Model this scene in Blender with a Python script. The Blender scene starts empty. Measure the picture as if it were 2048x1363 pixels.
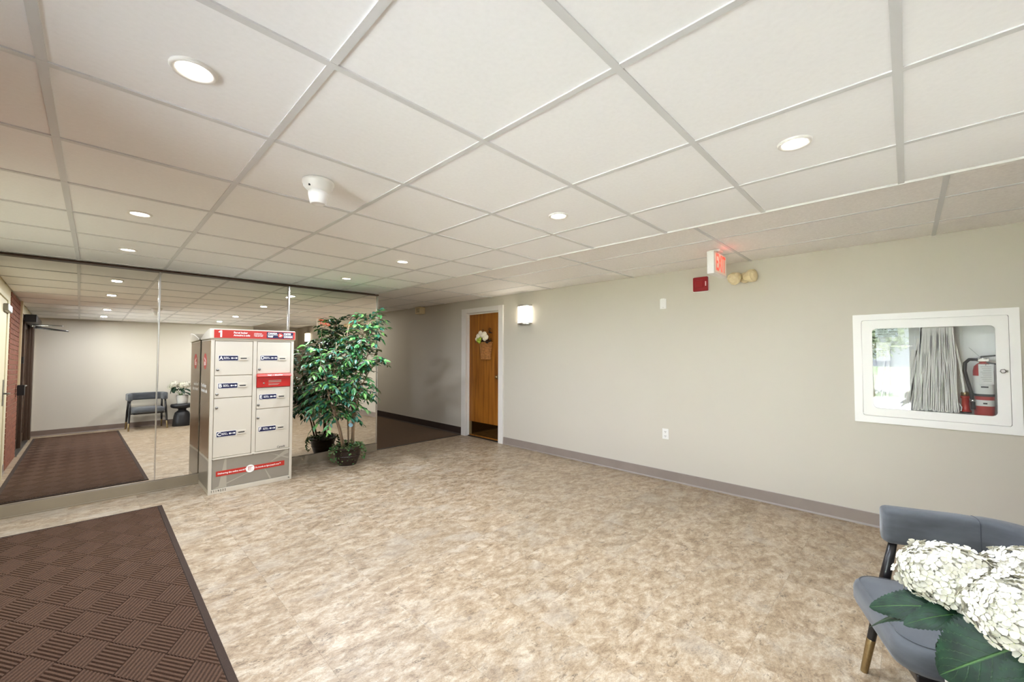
import bpy, bmesh, math, random
from mathutils import Vector, Matrix, Euler
PI = math.pi
random.seed(7)
S = bpy.context.scene
COL = S.collection

# ------------------------------------------------------------------ camera, world, daylight, exposure
EYE = 1.415
cam_d = bpy.data.cameras.new('camera'); cam = bpy.data.objects.new('camera', cam_d); COL.objects.link(cam)
cam_d.sensor_width = 36.0; cam_d.lens = 810.578 * 36.0 / 2048.0; cam_d.clip_start = 0.02; cam_d.clip_end = 200
_r = Vector((0.6977889, -0.71630161, 0.00162914)); _u = Vector((-0.02364356, -0.02075924, 0.9995049)); _f = Vector((0.71591315, 0.69748194, 0.03142149))
cam.matrix_world = Matrix(((_r.x, _u.x, -_f.x, 0), (_r.y, _u.y, -_f.y, 0), (_r.z, _u.z, -_f.z, EYE), (0, 0, 0, 1)))
S.camera = cam
S.view_settings.view_transform = 'Standard'; S.view_settings.look = 'None'
S.view_settings.gamma = 1.0; S.view_settings.use_curve_mapping = False
S.view_settings.exposure = 0.08
S.cycles.use_denoising = True
S.cycles.max_bounces = 14; S.cycles.diffuse_bounces = 8; S.cycles.glossy_bounces = 6; S.cycles.transparent_max_bounces = 12
S.cycles.caustics_reflective = False; S.cycles.caustics_refractive = False
S.cycles.sample_clamp_indirect = 30.0

W = bpy.data.worlds.new('sky'); S.world = W; W.use_nodes = True
_bg = W.node_tree.nodes['Background']; _bg.inputs[0].default_value = (0.78, 0.88, 1.0, 1); _bg.inputs[1].default_value = 9.0
# the sun stands behind the building and lights the pale forecourt outside the glass entrance
sun_d = bpy.data.lights.new('sun', 'SUN'); sun_d.energy = 190.0; sun_d.angle = 0.009; sun_d.color = (0.97, 0.98, 1.0)
sun = bpy.data.objects.new('sun', sun_d); COL.objects.link(sun); sun.location = (20, -6, 30)
sun.rotation_euler = Vector((-0.62, 0.16, -0.77)).to_track_quat('-Z', 'Y').to_euler()
# portal in the entrance doorway: it only guides the sampling of the sky
pd = bpy.data.lights.new('doorway_portal', 'AREA'); pd.shape = 'RECTANGLE'; pd.size = 2.0; pd.size_y = 2.15; pd.cycles.is_portal = True
po = bpy.data.objects.new('doorway_portal', pd); COL.objects.link(po); po.location = (-0.79, 0.85, 1.1); po.rotation_euler = (PI/2, 0, -PI/2)
LAMP_W = 27.0; LAMP_COL = (0.87, 0.95, 1.08)

# ------------------------------------------------------------------ helpers
def lin(c):
    c = c / 255.0
    return c / 12.92 if c <= 0.04045 else ((c + 0.055) / 1.055) ** 2.4
def rgb(t): return (lin(t[0]), lin(t[1]), lin(t[2]), 1)

def M(name, col, rough=0.5, metal=0.0, var=None, bump=None, spec=0.5, emit=None, coords='Object', stretch=(1, 1, 1), coat=0.0, sheen=0.0):
    m = bpy.data.materials.new(name); m.use_nodes = True
    nt = m.node_tree; N = nt.nodes; L = nt.links; b = N['Principled BSDF']
    b.inputs['Base Color'].default_value = rgb(col); b.inputs['Roughness'].default_value = rough
    b.inputs['Metallic'].default_value = metal; b.inputs['Specular IOR Level'].default_value = spec
    b.inputs['Coat Weight'].default_value = coat; b.inputs['Sheen Weight'].default_value = sheen
    if emit:
        b.inputs['Emission Color'].default_value = rgb(emit[0]); b.inputs['Emission Strength'].default_value = emit[1]
    if var or bump:
        if coords == 'World':
            src = N.new('ShaderNodeNewGeometry').outputs['Position']
        else:
            src = N.new('ShaderNodeTexCoord').outputs['Object']
        mp = N.new('ShaderNodeMapping'); mp.inputs['Scale'].default_value = stretch; L.new(src, mp.inputs['Vector'])
    if var:
        n = N.new('ShaderNodeTexNoise'); n.inputs['Scale'].default_value = var[0]; n.inputs['Detail'].default_value = 5; L.new(mp.outputs[0], n.inputs['Vector'])
        r = N.new('ShaderNodeValToRGB'); a = var[1]
        r.color_ramp.elements[0].position = 0.3; r.color_ramp.elements[1].position = 0.7
        c = rgb(col)
        r.color_ramp.elements[0].color = tuple(min(1, x * (1 - a)) for x in c[:3]) + (1,)
        r.color_ramp.elements[1].color = tuple(min(1, x * (1 + a)) for x in c[:3]) + (1,)
        L.new(n.outputs['Fac'], r.inputs[0]); L.new(r.outputs[0], b.inputs['Base Color'])
    if bump:
        n = N.new('ShaderNodeTexNoise'); n.inputs['Scale'].default_value = bump[0]; n.inputs['Detail'].default_value = 4; L.new(mp.outputs[0], n.inputs['Vector'])
        bp = N.new('ShaderNodeBump'); bp.inputs['Strength'].default_value = bump[1]; bp.inputs['Distance'].default_value = bump[2]
        L.new(n.outputs['Fac'], bp.inputs['Height']); L.new(bp.outputs[0], b.inputs['Normal'])
    return m

class MB:
    def __init__(s): s.v = []; s.f = []; s.sm = []; s.mi = []
    def face(s, idx, smooth=False, mi=0): s.f.append(tuple(idx)); s.sm.append(smooth); s.mi.append(mi)
    def box(s, x0, x1, y0, y1, z0, z1, mi=0, skip=()):
        i = len(s.v)
        s.v += [(x0, y0, z0), (x1, y0, z0), (x1, y1, z0), (x0, y1, z0), (x0, y0, z1), (x1, y0, z1), (x1, y1, z1), (x0, y1, z1)]
        for k, q in enumerate(((3, 2, 1, 0), (4, 5, 6, 7), (0, 1, 5, 4), (1, 2, 6, 5), (2, 3, 7, 6), (3, 0, 4, 7))):
            if k not in skip: s.face([i + a for a in q], False, mi)
        return s
    def prism(s, poly, axis, a0, a1, mi=0, smooth=False):
        # poly: CCW list of 2d points in the two remaining axes (xy, xz or yz order)
        def P(p, a):
            return (a, p[0], p[1]) if axis == 0 else ((p[0], a, p[1]) if axis == 1 else (p[0], p[1], a))
        i = len(s.v); n = len(poly)
        s.v += [P(p, a0) for p in poly] + [P(p, a1) for p in poly]
        fl = (axis == 1)
        b = list(range(i, i + n)); t = list(range(i + n, i + 2 * n))
        s.face(b if fl else b[::-1], False, mi); s.face(t[::-1] if fl else t, False, mi)
        for k in range(n):
            q = [b[k], b[(k + 1) % n], t[(k + 1) % n], t[k]]
            s.face(q[::-1] if fl else q, smooth, mi)
        return s
    def lathe(s, prof, c=(0, 0, 0), seg=24, smooth=True, sx=1.0, sy=1.0, axis=2, mi=0):
        i = len(s.v); n = len(prof)
        for k in range(seg):
            a = 2 * PI * k / seg
            for (r, z) in prof:
                x, y = r * math.cos(a) * sx, r * math.sin(a) * sy
                p = (x, y, z) if axis == 2 else ((z, x, y) if axis == 0 else (y, z, x))
                s.v.append((c[0] + p[0], c[1] + p[1], c[2] + p[2]))
        for k in range(seg):
            k2 = (k + 1) % seg
            for j in range(n - 1):
                a, b, d, e = i + k * n + j, i + k2 * n + j, i + k2 * n + j + 1, i + k * n + j + 1
                if prof[j][0] == 0 and prof[j + 1][0] == 0: continue
                if prof[j][0] == 0: s.face((a, d, e), smooth, mi)
                elif prof[j + 1][0] == 0: s.face((a, b, e), smooth, mi)
                else: s.face((a, b, d, e), smooth, mi)
        return s
    def tube(s, pts, rad, seg=8, smooth=True, cap=True, mi=0):
        pts = [Vector(p) for p in pts]; n = len(pts)
        rs = rad if isinstance(rad, (list, tuple)) else [rad] * n
        i = len(s.v); up = None
        for k, p in enumerate(pts):
            t = (pts[min(k + 1, n - 1)] - pts[max(k - 1, 0)]).normalized()
            if up is None:
                up = Vector((0, 0, 1)) if abs(t.z) < 0.9 else Vector((1, 0, 0))
            a = up - t * up.dot(t); a.normalize(); b = t.cross(a); up = a
            for q in range(seg):
                w = 2 * PI * q / seg
                s.v.append(tuple(p + (a * math.cos(w) + b * math.sin(w)) * rs[k]))
        for k in range(n - 1):
            for q in range(seg):
                q2 = (q + 1) % seg
                s.face((i + k * seg + q, i + k * seg + q2, i + (k + 1) * seg + q2, i + (k + 1) * seg + q), smooth, mi)
        if cap:
            s.face([i + q for q in range(seg)][::-1], False, mi); s.face([i + (n - 1) * seg + q for q in range(seg)], False, mi)
        return s
    def rings(s, rings, smooth=True, cap=True, closed=True, mi=0):
        i = len(s.v); n = len(rings[0])
        for r in rings: s.v += [tuple(p) for p in r]
        for k in range(len(rings) - 1):
            for q in range(n if closed else n - 1):
                q2 = (q + 1) % n
                s.face((i + k * n + q, i + k * n + q2, i + (k + 1) * n + q2, i + (k + 1) * n + q), smooth, mi)
        if cap:
            s.face([i + q for q in range(n)][::-1], smooth, mi); s.face([i + (len(rings) - 1) * n + q for q in range(n)], smooth, mi)
        return s
    def mesh(s, name, mats):
        me = bpy.data.meshes.new(name); me.from_pydata(s.v, [], s.f)
        me.polygons.foreach_set('use_smooth', s.sm)
        ms = mats if isinstance(mats, (list, tuple)) else [mats]
        for m in ms: me.materials.append(m)
        if len(ms) > 1: me.polygons.foreach_set('material_index', s.mi)
        me.update(); return me
    def build(s, name, mats, parent=None, bevel=0.0, seg=2, subsurf=0, world=False):
        o = put(name, s.mesh(name, mats), parent, world)
        if bevel:
            b = o.modifiers.new('edge', 'BEVEL'); b.width = bevel; b.segments = seg; b.limit_method = 'ANGLE'; b.angle_limit = math.radians(40)
        if subsurf:
            b = o.modifiers.new('smooth', 'SUBSURF'); b.levels = subsurf; b.render_levels = subsurf
        return o

def put(name, data, parent=None, world=False):
    o = bpy.data.objects.new(name, data); COL.objects.link(o)
    if parent is not None:
        o.parent = parent
        if world:
            o.matrix_parent_inverse = (Matrix.Translation(parent.location) @ parent.rotation_euler.to_matrix().to_4x4()).inverted()
    return o
def tag(o, label, cat, group=None):
    o['label'] = label; o['category'] = cat
    if group: o['group'] = group
    return o
def thing(name, label, cat, loc=(0, 0, 0), rotz=0.0, group=None):
    o = bpy.data.objects.new(name, None); o.empty_display_size = 0.1; COL.objects.link(o)
    o.location = loc; o.rotation_euler = (0, 0, rotz)
    return tag(o, label, cat, group)
def struct(o): o['kind'] = 'structure'; return o
def stuff(o): o['kind'] = 'stuff'; return o
def txt(name, body, size, loc, rot, mat, parent, align='LEFT', bold=0.0, xs=1.0):
    c = bpy.data.curves.new(name, 'FONT'); c.body = body; c.size = size; c.align_x = align; c.align_y = 'CENTER'
    c.extrude = 0.0002; c.offset = bold; c.resolution_u = 3
    tmp = bpy.data.objects.new(name, c); me = bpy.data.meshes.new_from_object(tmp); bpy.data.objects.remove(tmp); bpy.data.curves.remove(c)
    me.name = name; me.materials.clear(); me.materials.append(mat); o = bpy.data.objects.new(name, me); COL.objects.link(o)
    o.parent = parent; o.location = loc; o.rotation_euler = rot; o.scale = (xs, 1, 1)
    return o
FRONT = (PI/2, 0, 0); LEFTWARD = (PI/2, 0, -PI/2)      # text read looking along +Y; along +X
def circle(r, n, cx=0.0, cy=0.0): return [(cx + r * math.cos(2*PI*k/n), cy + r * math.sin(2*PI*k/n)) for k in range(n)]
def rrect(x0, x1, y0, y1, r, n=5):
    out = []
    for cx, cy, a0 in ((x1 - r, y0 + r, -PI/2), (x1 - r, y1 - r, 0), (x0 + r, y1 - r, PI/2), (x0 + r, y0 + r, PI)):
        for k in range(n + 1):
            a = a0 + PI/2 * k / n; out.append((cx + r * math.cos(a), cy + r * math.sin(a)))
    return out

# ------------------------------------------------------------------ materials
m_wall = M('greige_wall_paint', (201, 195, 182), 0.6, bump=(220, 0.06, 0.002), var=(0.7, 0.015), coords='World')
m_cream = M('cream_wall_paint', (226, 218, 186), 0.5, var=(2, 0.02), coords='World')
m_tile = M('ceiling_tile_white', (248, 249, 251), 0.85, var=(60, 0.02), bump=(160, 0.12, 0.002), coords='World')
m_tile2 = M('ceiling_tile_textured', (246, 244, 242), 0.75, var=(70, 0.05), bump=(110, 0.55, 0.004), coords='World')
m_bar = M('ceiling_bar_white', (214, 215, 216), 0.45)
m_edge = M('white_metal_edge', (232, 231, 228), 0.4)
m_base = M('taupe_vinyl_base', (142, 130, 121), 0.42, var=(5, 0.06), coords='World')
m_base_f = M('olive_taupe_vinyl_base', (140, 127, 106), 0.42, var=(5, 0.06), coords='World')
m_base_b = M('brown_taupe_vinyl_base', (116, 100, 90), 0.42, var=(5, 0.06), coords='World')
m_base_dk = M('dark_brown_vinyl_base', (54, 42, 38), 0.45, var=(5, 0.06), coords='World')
m_carpet = M('brown_hall_carpet', (92, 70, 48), 0.95, var=(90, 0.3), bump=(300, 0.5, 0.004), coords='World')
m_white = M('white_gloss_paint', (232, 228, 222), 0.35)
m_white2 = M('white_plastic', (232, 230, 226), 0.35)
m_cabw = M('white_enamel', (249, 247, 244), 0.4)
m_black = M('black_plastic', (18, 18, 20), 0.4)
m_blackm = M('black_painted_metal', (22, 20, 20), 0.35)
m_chrome = M('chrome', (210, 208, 204), 0.18, 1.0)
m_steel = M('brushed_steel', (150, 148, 142), 0.35, 1.0)
m_brass = M('brushed_brass', (162, 142, 104), 0.3, 1.0, var=(80, 0.12))
m_red = M('red_enamel', (176, 32, 26), 0.35)
m_dkred = M('dark_red_plastic', (140, 12, 20), 0.3)
m_beige = M('beige_plastic', (228, 212, 172), 0.45)
m_locker = M('light_beige_powder_coat', (200, 192, 176), 0.4)
m_navy = M('navy_print', (16, 20, 62), 0.4)
m_ink = M('black_print', (24, 22, 22), 0.5)
m_wink = M('white_print', (246, 244, 240), 0.5)
m_redp = M('red_print', (182, 44, 32), 0.4)
m_greyp = M('silver_grey_print', (152, 146, 134), 0.3, 0.35, var=(2, 0.06))
m_greyl = M('pale_grey_print', (176, 170, 156), 0.3, 0.35)
m_pot = M('dark_brown_glazed_pot', (44, 30, 24), 0.3)
m_bark = M('ficus_bark', (150, 128, 104), 0.8, var=(30, 0.3), stretch=(1, 1, 0.15))
m_leafs = [M('ficus_leaf_green', (64, 122, 66), 0.35, var=(14, 0.25)), M('ficus_leaf_light', (112, 164, 84), 0.35, var=(14, 0.25)),
           M('ficus_leaf_deep', (40, 96, 76), 0.35, var=(14, 0.25)), M('ficus_leaf_olive', (58, 62, 34), 0.4, var=(14, 0.25))]
m_ivy = M('ivy_leaf', (92, 108, 62), 0.5, var=(20, 0.35))
m_mat = M('brown_ribbed_mat', (80, 55, 37), 0.95, var=(260, 0.4), bump=(420, 0.6, 0.003), coords='World')
m_matb = M('brown_mat_border', (54, 38, 27), 0.95, var=(260, 0.3), bump=(420, 0.5, 0.003), coords='World')
m_velvet = M('grey_blue_velvet', (70, 73, 77), 0.8, var=(7, 0.28), sheen=0.2, stretch=(1, 1, 3.5))
m_seam = M('velvet_seam', (58, 60, 66), 0.8)
m_legblk = M('black_lacquered_wood', (20, 17, 18), 0.3)
m_table = M('matt_black_resin', (26, 26, 29), 0.42)
m_planter = M('silver_white_ceramic', (205, 203, 198), 0.3)
m_petal = M('hydrangea_petal', (203, 199, 183), 0.6, var=(16, 0.06))
m_petal.node_tree.nodes['Principled BSDF'].inputs['Subsurface Weight'].default_value = 0.15
m_petal.node_tree.nodes['Principled BSDF'].inputs['Subsurface Radius'].default_value = (0.01, 0.01, 0.006)
m_heart = M('hydrangea_centre', (206, 210, 150), 0.6)
m_hose = M('canvas_hose', (250, 247, 238), 0.8, bump=(500, 0.3, 0.001))
m_gal = M('galvanised_grey_interior', (244, 244, 242), 0.5)
m_brick = M('red_brick', (136, 82, 60), 0.85, var=(18, 0.3), bump=(70, 0.4, 0.004), coords='World')
m_mortar = M('mortar', (206, 188, 160), 0.9)
m_bronze = M('dark_bronze_aluminium', (72, 52, 38), 0.4, 0.3)
m_paper = M('white_paper', (238, 237, 232), 0.7)
m_grass = M('lawn', (140, 158, 126), 0.9, var=(4, 0.2), coords='World')
m_road = M('pale_road', (226, 226, 222), 0.9, var=(2, 0.05), coords='World')
m_bluetag = M('pale_blue_tag', (150, 200, 226), 0.5)
m_wicker = M('wicker', (176, 122, 66), 0.7, var=(40, 0.35))
m_rose = M('cream_rose', (238, 226, 200), 0.6)
m_limefl = M('lime_flower', (168, 186, 60), 0.6)
m_darkleaf = M('dark_foliage', (40, 36, 34), 0.6)

def wood():
    m = bpy.data.materials.new('honey_oak_veneer'); m.use_nodes = True; nt = m.node_tree; N = nt.nodes; L = nt.links; b = N['Principled BSDF']
    tc = N.new('ShaderNodeTexCoord'); mp = N.new('ShaderNodeMapping'); mp.inputs['Scale'].default_value = (1, 9, 0.55); L.new(tc.outputs['Object'], mp.inputs[0])
    n = N.new('ShaderNodeTexNoise'); n.inputs['Scale'].default_value = 2.6; n.inputs['Detail'].default_value = 8; n.inputs['Distortion'].default_value = 0.6; L.new(mp.outputs[0], n.inputs[0])
    r = N.new('ShaderNodeValToRGB'); e = r.color_ramp.elements
    e[0].position = 0.3; e[0].color = rgb((122, 70, 14)); e[1].position = 0.72; e[1].color = rgb((168, 106, 34))
    L.new(n.outputs[0], r.inputs[0]); L.new(r.outputs[0], b.inputs['Base Color']); b.inputs['Roughness'].default_value = 0.38
    return m
m_wood = wood()

def floor_mat():
    m = bpy.data.materials.new('stone_look_vinyl'); m.use_nodes = True; nt = m.node_tree; N = nt.nodes; L = nt.links; b = N['Principled BSDF']
    g = N.new('ShaderNodeNewGeometry'); oi = N.new('ShaderNodeObjectInfo')
    off = N.new('ShaderNodeVectorMath'); off.operation = 'SCALE'; off.inputs['Scale'].default_value = 9.0
    cmb = N.new('ShaderNodeCombineXYZ'); L.new(oi.outputs['Random'], cmb.inputs[0]); L.new(oi.outputs['Random'], cmb.inputs[2])
    L.new(cmb.outputs[0], off.inputs[0])
    add = N.new('ShaderNodeVectorMath'); add.operation = 'ADD'; L.new(g.outputs['Position'], add.inputs[0]); L.new(off.outputs[0], add.inputs[1])
    mp = N.new('ShaderNodeMapping'); mp.inputs['Rotation'].default_value = (0, 0, 0.785); mp.inputs['Scale'].default_value = (0.75, 1.25, 1); L.new(add.outputs[0], mp.inputs[0])
    def noise(sc, det, dist, rough=0.6):
        n = N.new('ShaderNodeTexNoise'); n.inputs['Scale'].default_value = sc; n.inputs['Detail'].default_value = det
        n.inputs['Roughness'].default_value = rough; n.inputs['Distortion'].default_value = dist; L.new(mp.outputs[0], n.inputs[0]); return n
    n1 = noise(12, 14, 0.3, 0.82); r1 = N.new('ShaderNodeValToRGB'); e = r1.color_ramp.elements
    e[0].position = 0.37; e[0].color = rgb((118, 97, 74)); e[1].position = 0.62; e[1].color = rgb((187, 173, 152))
    x = e.new(0.485); x.color = rgb((156, 136, 110))
    L.new(n1.outputs[0], r1.inputs[0])
    n2 = noise(36, 9, 0.9, 0.78); r2 = N.new('ShaderNodeValToRGB'); e = r2.color_ramp.elements
    e[0].position = 0.52; e[0].color = (0, 0, 0, 1); e[1].position = 0.60; e[1].color = (1, 1, 1, 1); L.new(n2.outputs[0], r2.inputs[0])
    n3 = noise(11, 4, 0.4); r3 = N.new('ShaderNodeValToRGB'); e = r3.color_ramp.elements
    e[0].position = 0.46; e[0].color = (0.06, 0.06, 0.06, 1); e[1].position = 0.60; e[1].color = (0.75, 0.75, 0.75, 1); L.new(n3.outputs[0], r3.inputs[0])
    ml = N.new('ShaderNodeMath'); ml.operation = 'MULTIPLY'; L.new(r2.outputs[0], ml.inputs[0]); L.new(r3.outputs[0], ml.inputs[1])
    mx = N.new('ShaderNodeMix'); mx.data_type = 'RGBA'; mx.inputs[7].default_value = rgb((76, 62, 48)); L.new(ml.outputs[0], mx.inputs[0]); L.new(r1.outputs[0], mx.inputs[6])
    # faint blue-grey clouds
    n4 = noise(3.2, 4, 0.6); r4 = N.new('ShaderNodeValToRGB'); e = r4.color_ramp.elements
    e[0].position = 0.52; e[0].color = (0, 0, 0, 1); e[1].position = 0.7; e[1].color = (0.45, 0.45, 0.45, 1); L.new(n4.outputs[0], r4.inputs[0])
    mx2 = N.new('ShaderNodeMix'); mx2.data_type = 'RGBA'; mx2.inputs[7].default_value = rgb((172, 163, 149)); L.new(r4.outputs[0], mx2.inputs[0]); L.new(mx.outputs[2], mx2.inputs[6])
    hv = N.new('ShaderNodeHueSaturation'); mr = N.new('ShaderNodeMapRange'); mr.inputs[3].default_value = 0.94; mr.inputs[4].default_value = 1.05
    L.new(oi.outputs['Random'], mr.inputs[0]); L.new(mr.outputs[0], hv.inputs['Value']); L.new(mx2.outputs[2], hv.inputs['Color'])
    L.new(hv.outputs[0], b.inputs['Base Color']); b.inputs['Roughness'].default_value = 0.42
    n5 = noise(150, 5, 0.3, 0.7); m5 = N.new('ShaderNodeMapRange'); m5.inputs[1].default_value = 0.35; m5.inputs[2].default_value = 0.65; m5.inputs[3].default_value = 0.84; m5.inputs[4].default_value = 1.14
    L.new(n5.outputs[0], m5.inputs[0]); mv = N.new('ShaderNodeMath'); mv.operation = 'MULTIPLY'; L.new(mr.outputs[0], mv.inputs[0]); L.new(m5.outputs[0], mv.inputs[1]); L.new(mv.outputs[0], hv.inputs['Value'])
    bp = N.new('ShaderNodeBump'); bp.inputs['Strength'].default_value = 0.15; bp.inputs['Distance'].default_value = 0.002; L.new(n1.outputs[0], bp.inputs['Height']); L.new(bp.outputs[0], b.inputs['Normal'])
    return m
m_floor = floor_mat()
m_joint = M('floor_joint', (140, 120, 96), 0.8)

def glass_mat(name='clear_pane', tint=(1, 1, 1)):
    m = bpy.data.materials.new(name); m.use_nodes = True; nt = m.node_tree; N = nt.nodes; L = nt.links; N.remove(N['Principled BSDF'])
    t = N.new('ShaderNodeBsdfTransparent'); t.inputs[0].default_value = tint + (1,)
    gl = N.new('ShaderNodeBsdfGlossy'); gl.inputs['Roughness'].default_value = 0.0
    fr = N.new('ShaderNodeFresnel'); fr.inputs[0].default_value = 1.5
    mul = N.new('ShaderNodeMath'); mul.operation = 'MULTIPLY'; mul.inputs[1].default_value = 1.0; mul.use_clamp = True; L.new(fr.outputs[0], mul.inputs[0])
    mx = N.new('ShaderNodeMixShader'); L.new(mul.outputs[0], mx.inputs[0]); L.new(t.outputs[0], mx.inputs[1]); L.new(gl.outputs[0], mx.inputs[2])
    L.new(mx.outputs[0], N['Material Output'].inputs[0]); return m
m_glass = glass_mat()
m_mirror = M('tinted_mirror', (233, 227, 217), 0.0, 1.0)

def leaf_big_mat():
    m = bpy.data.materials.new('hydrangea_leaf'); m.use_nodes = True; nt = m.node_tree; N = nt.nodes; L = nt.links; b = N['Principled BSDF']
    uv = N.new('ShaderNodeUVMap'); sp = N.new('ShaderNodeSeparateXYZ'); L.new(uv.outputs[0], sp.inputs[0])
    ab = N.new('ShaderNodeMath'); ab.operation = 'ABSOLUTE'; L.new(sp.outputs[0], ab.inputs[0])          # |u| 0 at midrib, 1 at rim
    # side veins: sawtooth of (v - 0.35*|u|)
    k = N.new('ShaderNodeMath'); k.operation = 'MULTIPLY_ADD'; k.inputs[1].default_value = -0.42; L.new(ab.outputs[0], k.inputs[0]); L.new(sp.outputs[1], k.inputs[2])
    k2 = N.new('ShaderNodeMath'); k2.operation = 'MULTIPLY'; k2.inputs[1].default_value = 7.0; L.new(k.outputs[0], k2.inputs[0])
    pp = N.new('ShaderNodeMath'); pp.operation = 'PINGPONG'; pp.inputs[1].default_value = 0.5; L.new(k2.outputs[0], pp.inputs[0])
    lt = N.new('ShaderNodeMapRange'); lt.inputs[1].default_value = 0.0; lt.inputs[2].default_value = 0.09; lt.inputs[3].default_value = 0.20; lt.inputs[4].default_value = 0.0; L.new(pp.outputs[0], lt.inputs[0])
    mr = N.new('ShaderNodeMapRange'); mr.inputs[1].default_value = 0.012; mr.inputs[2].default_value = 0.045; mr.inputs[3].default_value = 0.8; mr.inputs[4].default_value = 0.0; L.new(ab.outputs[0], mr.inputs[0])
    mxm = N.new('ShaderNodeMath'); mxm.operation = 'MAXIMUM'; L.new(lt.outputs[0], mxm.inputs[0]); L.new(mr.outputs[0], mxm.inputs[1])
    n = N.new('ShaderNodeTexNoise'); n.inputs['Scale'].default_value = 40; tc = N.new('ShaderNodeTexCoord'); L.new(tc.outputs['Object'], n.inputs[0])
    r = N.new('ShaderNodeValToRGB'); e = r.color_ramp.elements; e[0].color = rgb((8, 28, 18)); e[1].color = rgb((22, 54, 32)); e[0].position = 0.3; e[1].position = 0.75; L.new(n.outputs[0], r.inputs[0])
    mx = N.new('ShaderNodeMix'); mx.data_type = 'RGBA'; mx.inputs[7].default_value = rgb((70, 104, 52)); L.new(mxm.outputs[0], mx.inputs[0]); L.new(r.outputs[0], mx.inputs[6])
    L.new(mx.outputs[2], b.inputs['Base Color']); b.inputs['Roughness'].default_value = 0.5; b.inputs['Specular IOR Level'].default_value = 0.3
    bp = N.new('ShaderNodeBump'); bp.inputs['Strength'].default_value = 0.5; bp.inputs['Distance'].default_value = 0.003; bp.invert = True; L.new(mxm.outputs[0], bp.inputs['Height']); L.new(bp.outputs[0], b.inputs['Normal'])
    return m
m_bigleaf = leaf_big_mat()

# ------------------------------------------------------------------ room constants (metres, floor at z = 0, camera above the origin)
ZC, ZS = 2.282, 2.332            # main ceiling, hall strip ceiling
XL, XE, XR = -0.72, 2.84, 4.50   # left wall, strip edge, right wall
YB, YM, YT = -0.65, 5.58, 5.62   # back wall, mirror, carpet threshold
XM = 2.89                        # end of the mirror wall
Y0, Y1 = -2.7, 10.0              # ends of the hall

def wall_cells(mb, axis, c0, c1, us, vs, holes):
    us = sorted(set(us + [h[0] for h in holes] + [h[1] for h in holes])); vs = sorted(set(vs + [h[2] for h in holes] + [h[3] for h in holes]))
    for a, b in zip(us, us[1:]):
        for c, d in zip(vs, vs[1:]):
            if any(h[0] - 1e-6 <= a and b <= h[1] + 1e-6 and h[2] - 1e-6 <= c and d <= h[3] + 1e-6 for h in holes): continue
            if axis == 0: mb.box(c0, c1, a, b, c, d)
            else: mb.box(a, b, c0, c1, c, d)
    return mb

# ------------------------------------------------------------------ floor
fl = struct(MB().box(XL - 0.1, XR + 0.12, YB - 0.12, YT, -0.1, -0.004).box(XE, XR + 0.12, Y0, YB - 0.12, -0.1, -0.004).build('floor', m_joint))
TS = 0.4572; FX = 0.315; FY = 0.572
full_tile = MB().box(-TS/2 + .0003, TS/2 - .0003, -TS/2 + .0003, TS/2 - .0003, -0.004, 0.0, skip=(0,)).mesh('floor_tile', m_floor)
def floor_region(x0, x1, y0, y1):
    i0 = math.floor((x0 - FX) / TS); j0 = math.floor((y0 - FY) / TS)
    i = i0
    while FX + i * TS < x1 - 1e-4:
        j = j0
        while FY + j * TS < y1 - 1e-4:
            a, b = max(x0, FX + i*TS), min(x1, FX + (i+1)*TS); c, d = max(y0, FY + j*TS), min(y1, FY + (j+1)*TS)
            if b - a > 0.004 and d - c > 0.004:
                if b - a > TS - 1e-4 and d - c > TS - 1e-4:
                    o = put('floor_tile', full_tile, fl); o.location = ((a + b)/2, (c + d)/2, 0)
                else:
                    w, h = (b - a)/2 - .0005, (d - c)/2 - .0005
                    o = MB().box(-w, w, -h, h, -0.004, 0, skip=(0,)).build('floor_tile', m_floor, fl); o.location = ((a + b)/2, (c + d)/2, 0)
            j += 1
        i += 1
floor_region(XL, XR, YB, YT)
floor_region(XE, XR, Y0, YB)
struct(MB().box(XM - 0.1, XR + 0.12, YT, Y1, -0.1, -0.001).build('floor_hall', m_carpet))
struct(MB().box(XM, XR, YT - 0.02, YT + 0.012, -0.003, 0.004).build('trim_1', m_black, bevel=0.002))

# ------------------------------------------------------------------ walls
DOOR = (4.66, 5.50, 0.0, 2.125)       # opening of the wooden door (y0,y1,z0,z1)
CAB = (-0.525, 0.275, 0.905, 1.70)
struct(wall_cells(MB(), 0, XR, XR + 0.12, [Y0, Y1], [0, ZS + 0.1], [DOOR, CAB]).build('wall_right', m_wall))
struct(MB().box(XL - 0.1, XE + 0.05, YB - 0.12, YB, 0, ZS).build('wall_back', m_wall))
struct(MB().box(XE - 0.1, XE + 0.05, Y0, YB - 0.12, 0, ZS).build('wall_passage', m_wall))
struct(MB().box(XE - 0.1, XR + 0.12, Y0 - 0.12, Y0, 0, ZS + 0.1).build('wall_rear', m_wall))
struct(MB().box(XL - 0.1, XM, YT, YT + 0.12, 0, ZS).box(XM - 0.12, XM, YT + 0.12, Y1, 0, ZS).build('wall_front', m_wall))
struct(MB().box(XM - 0.12, XR + 0.12, Y1, Y1 + 0.12, 0, ZS + 0.1).build('wall_hall_end', m_wall))
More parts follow.
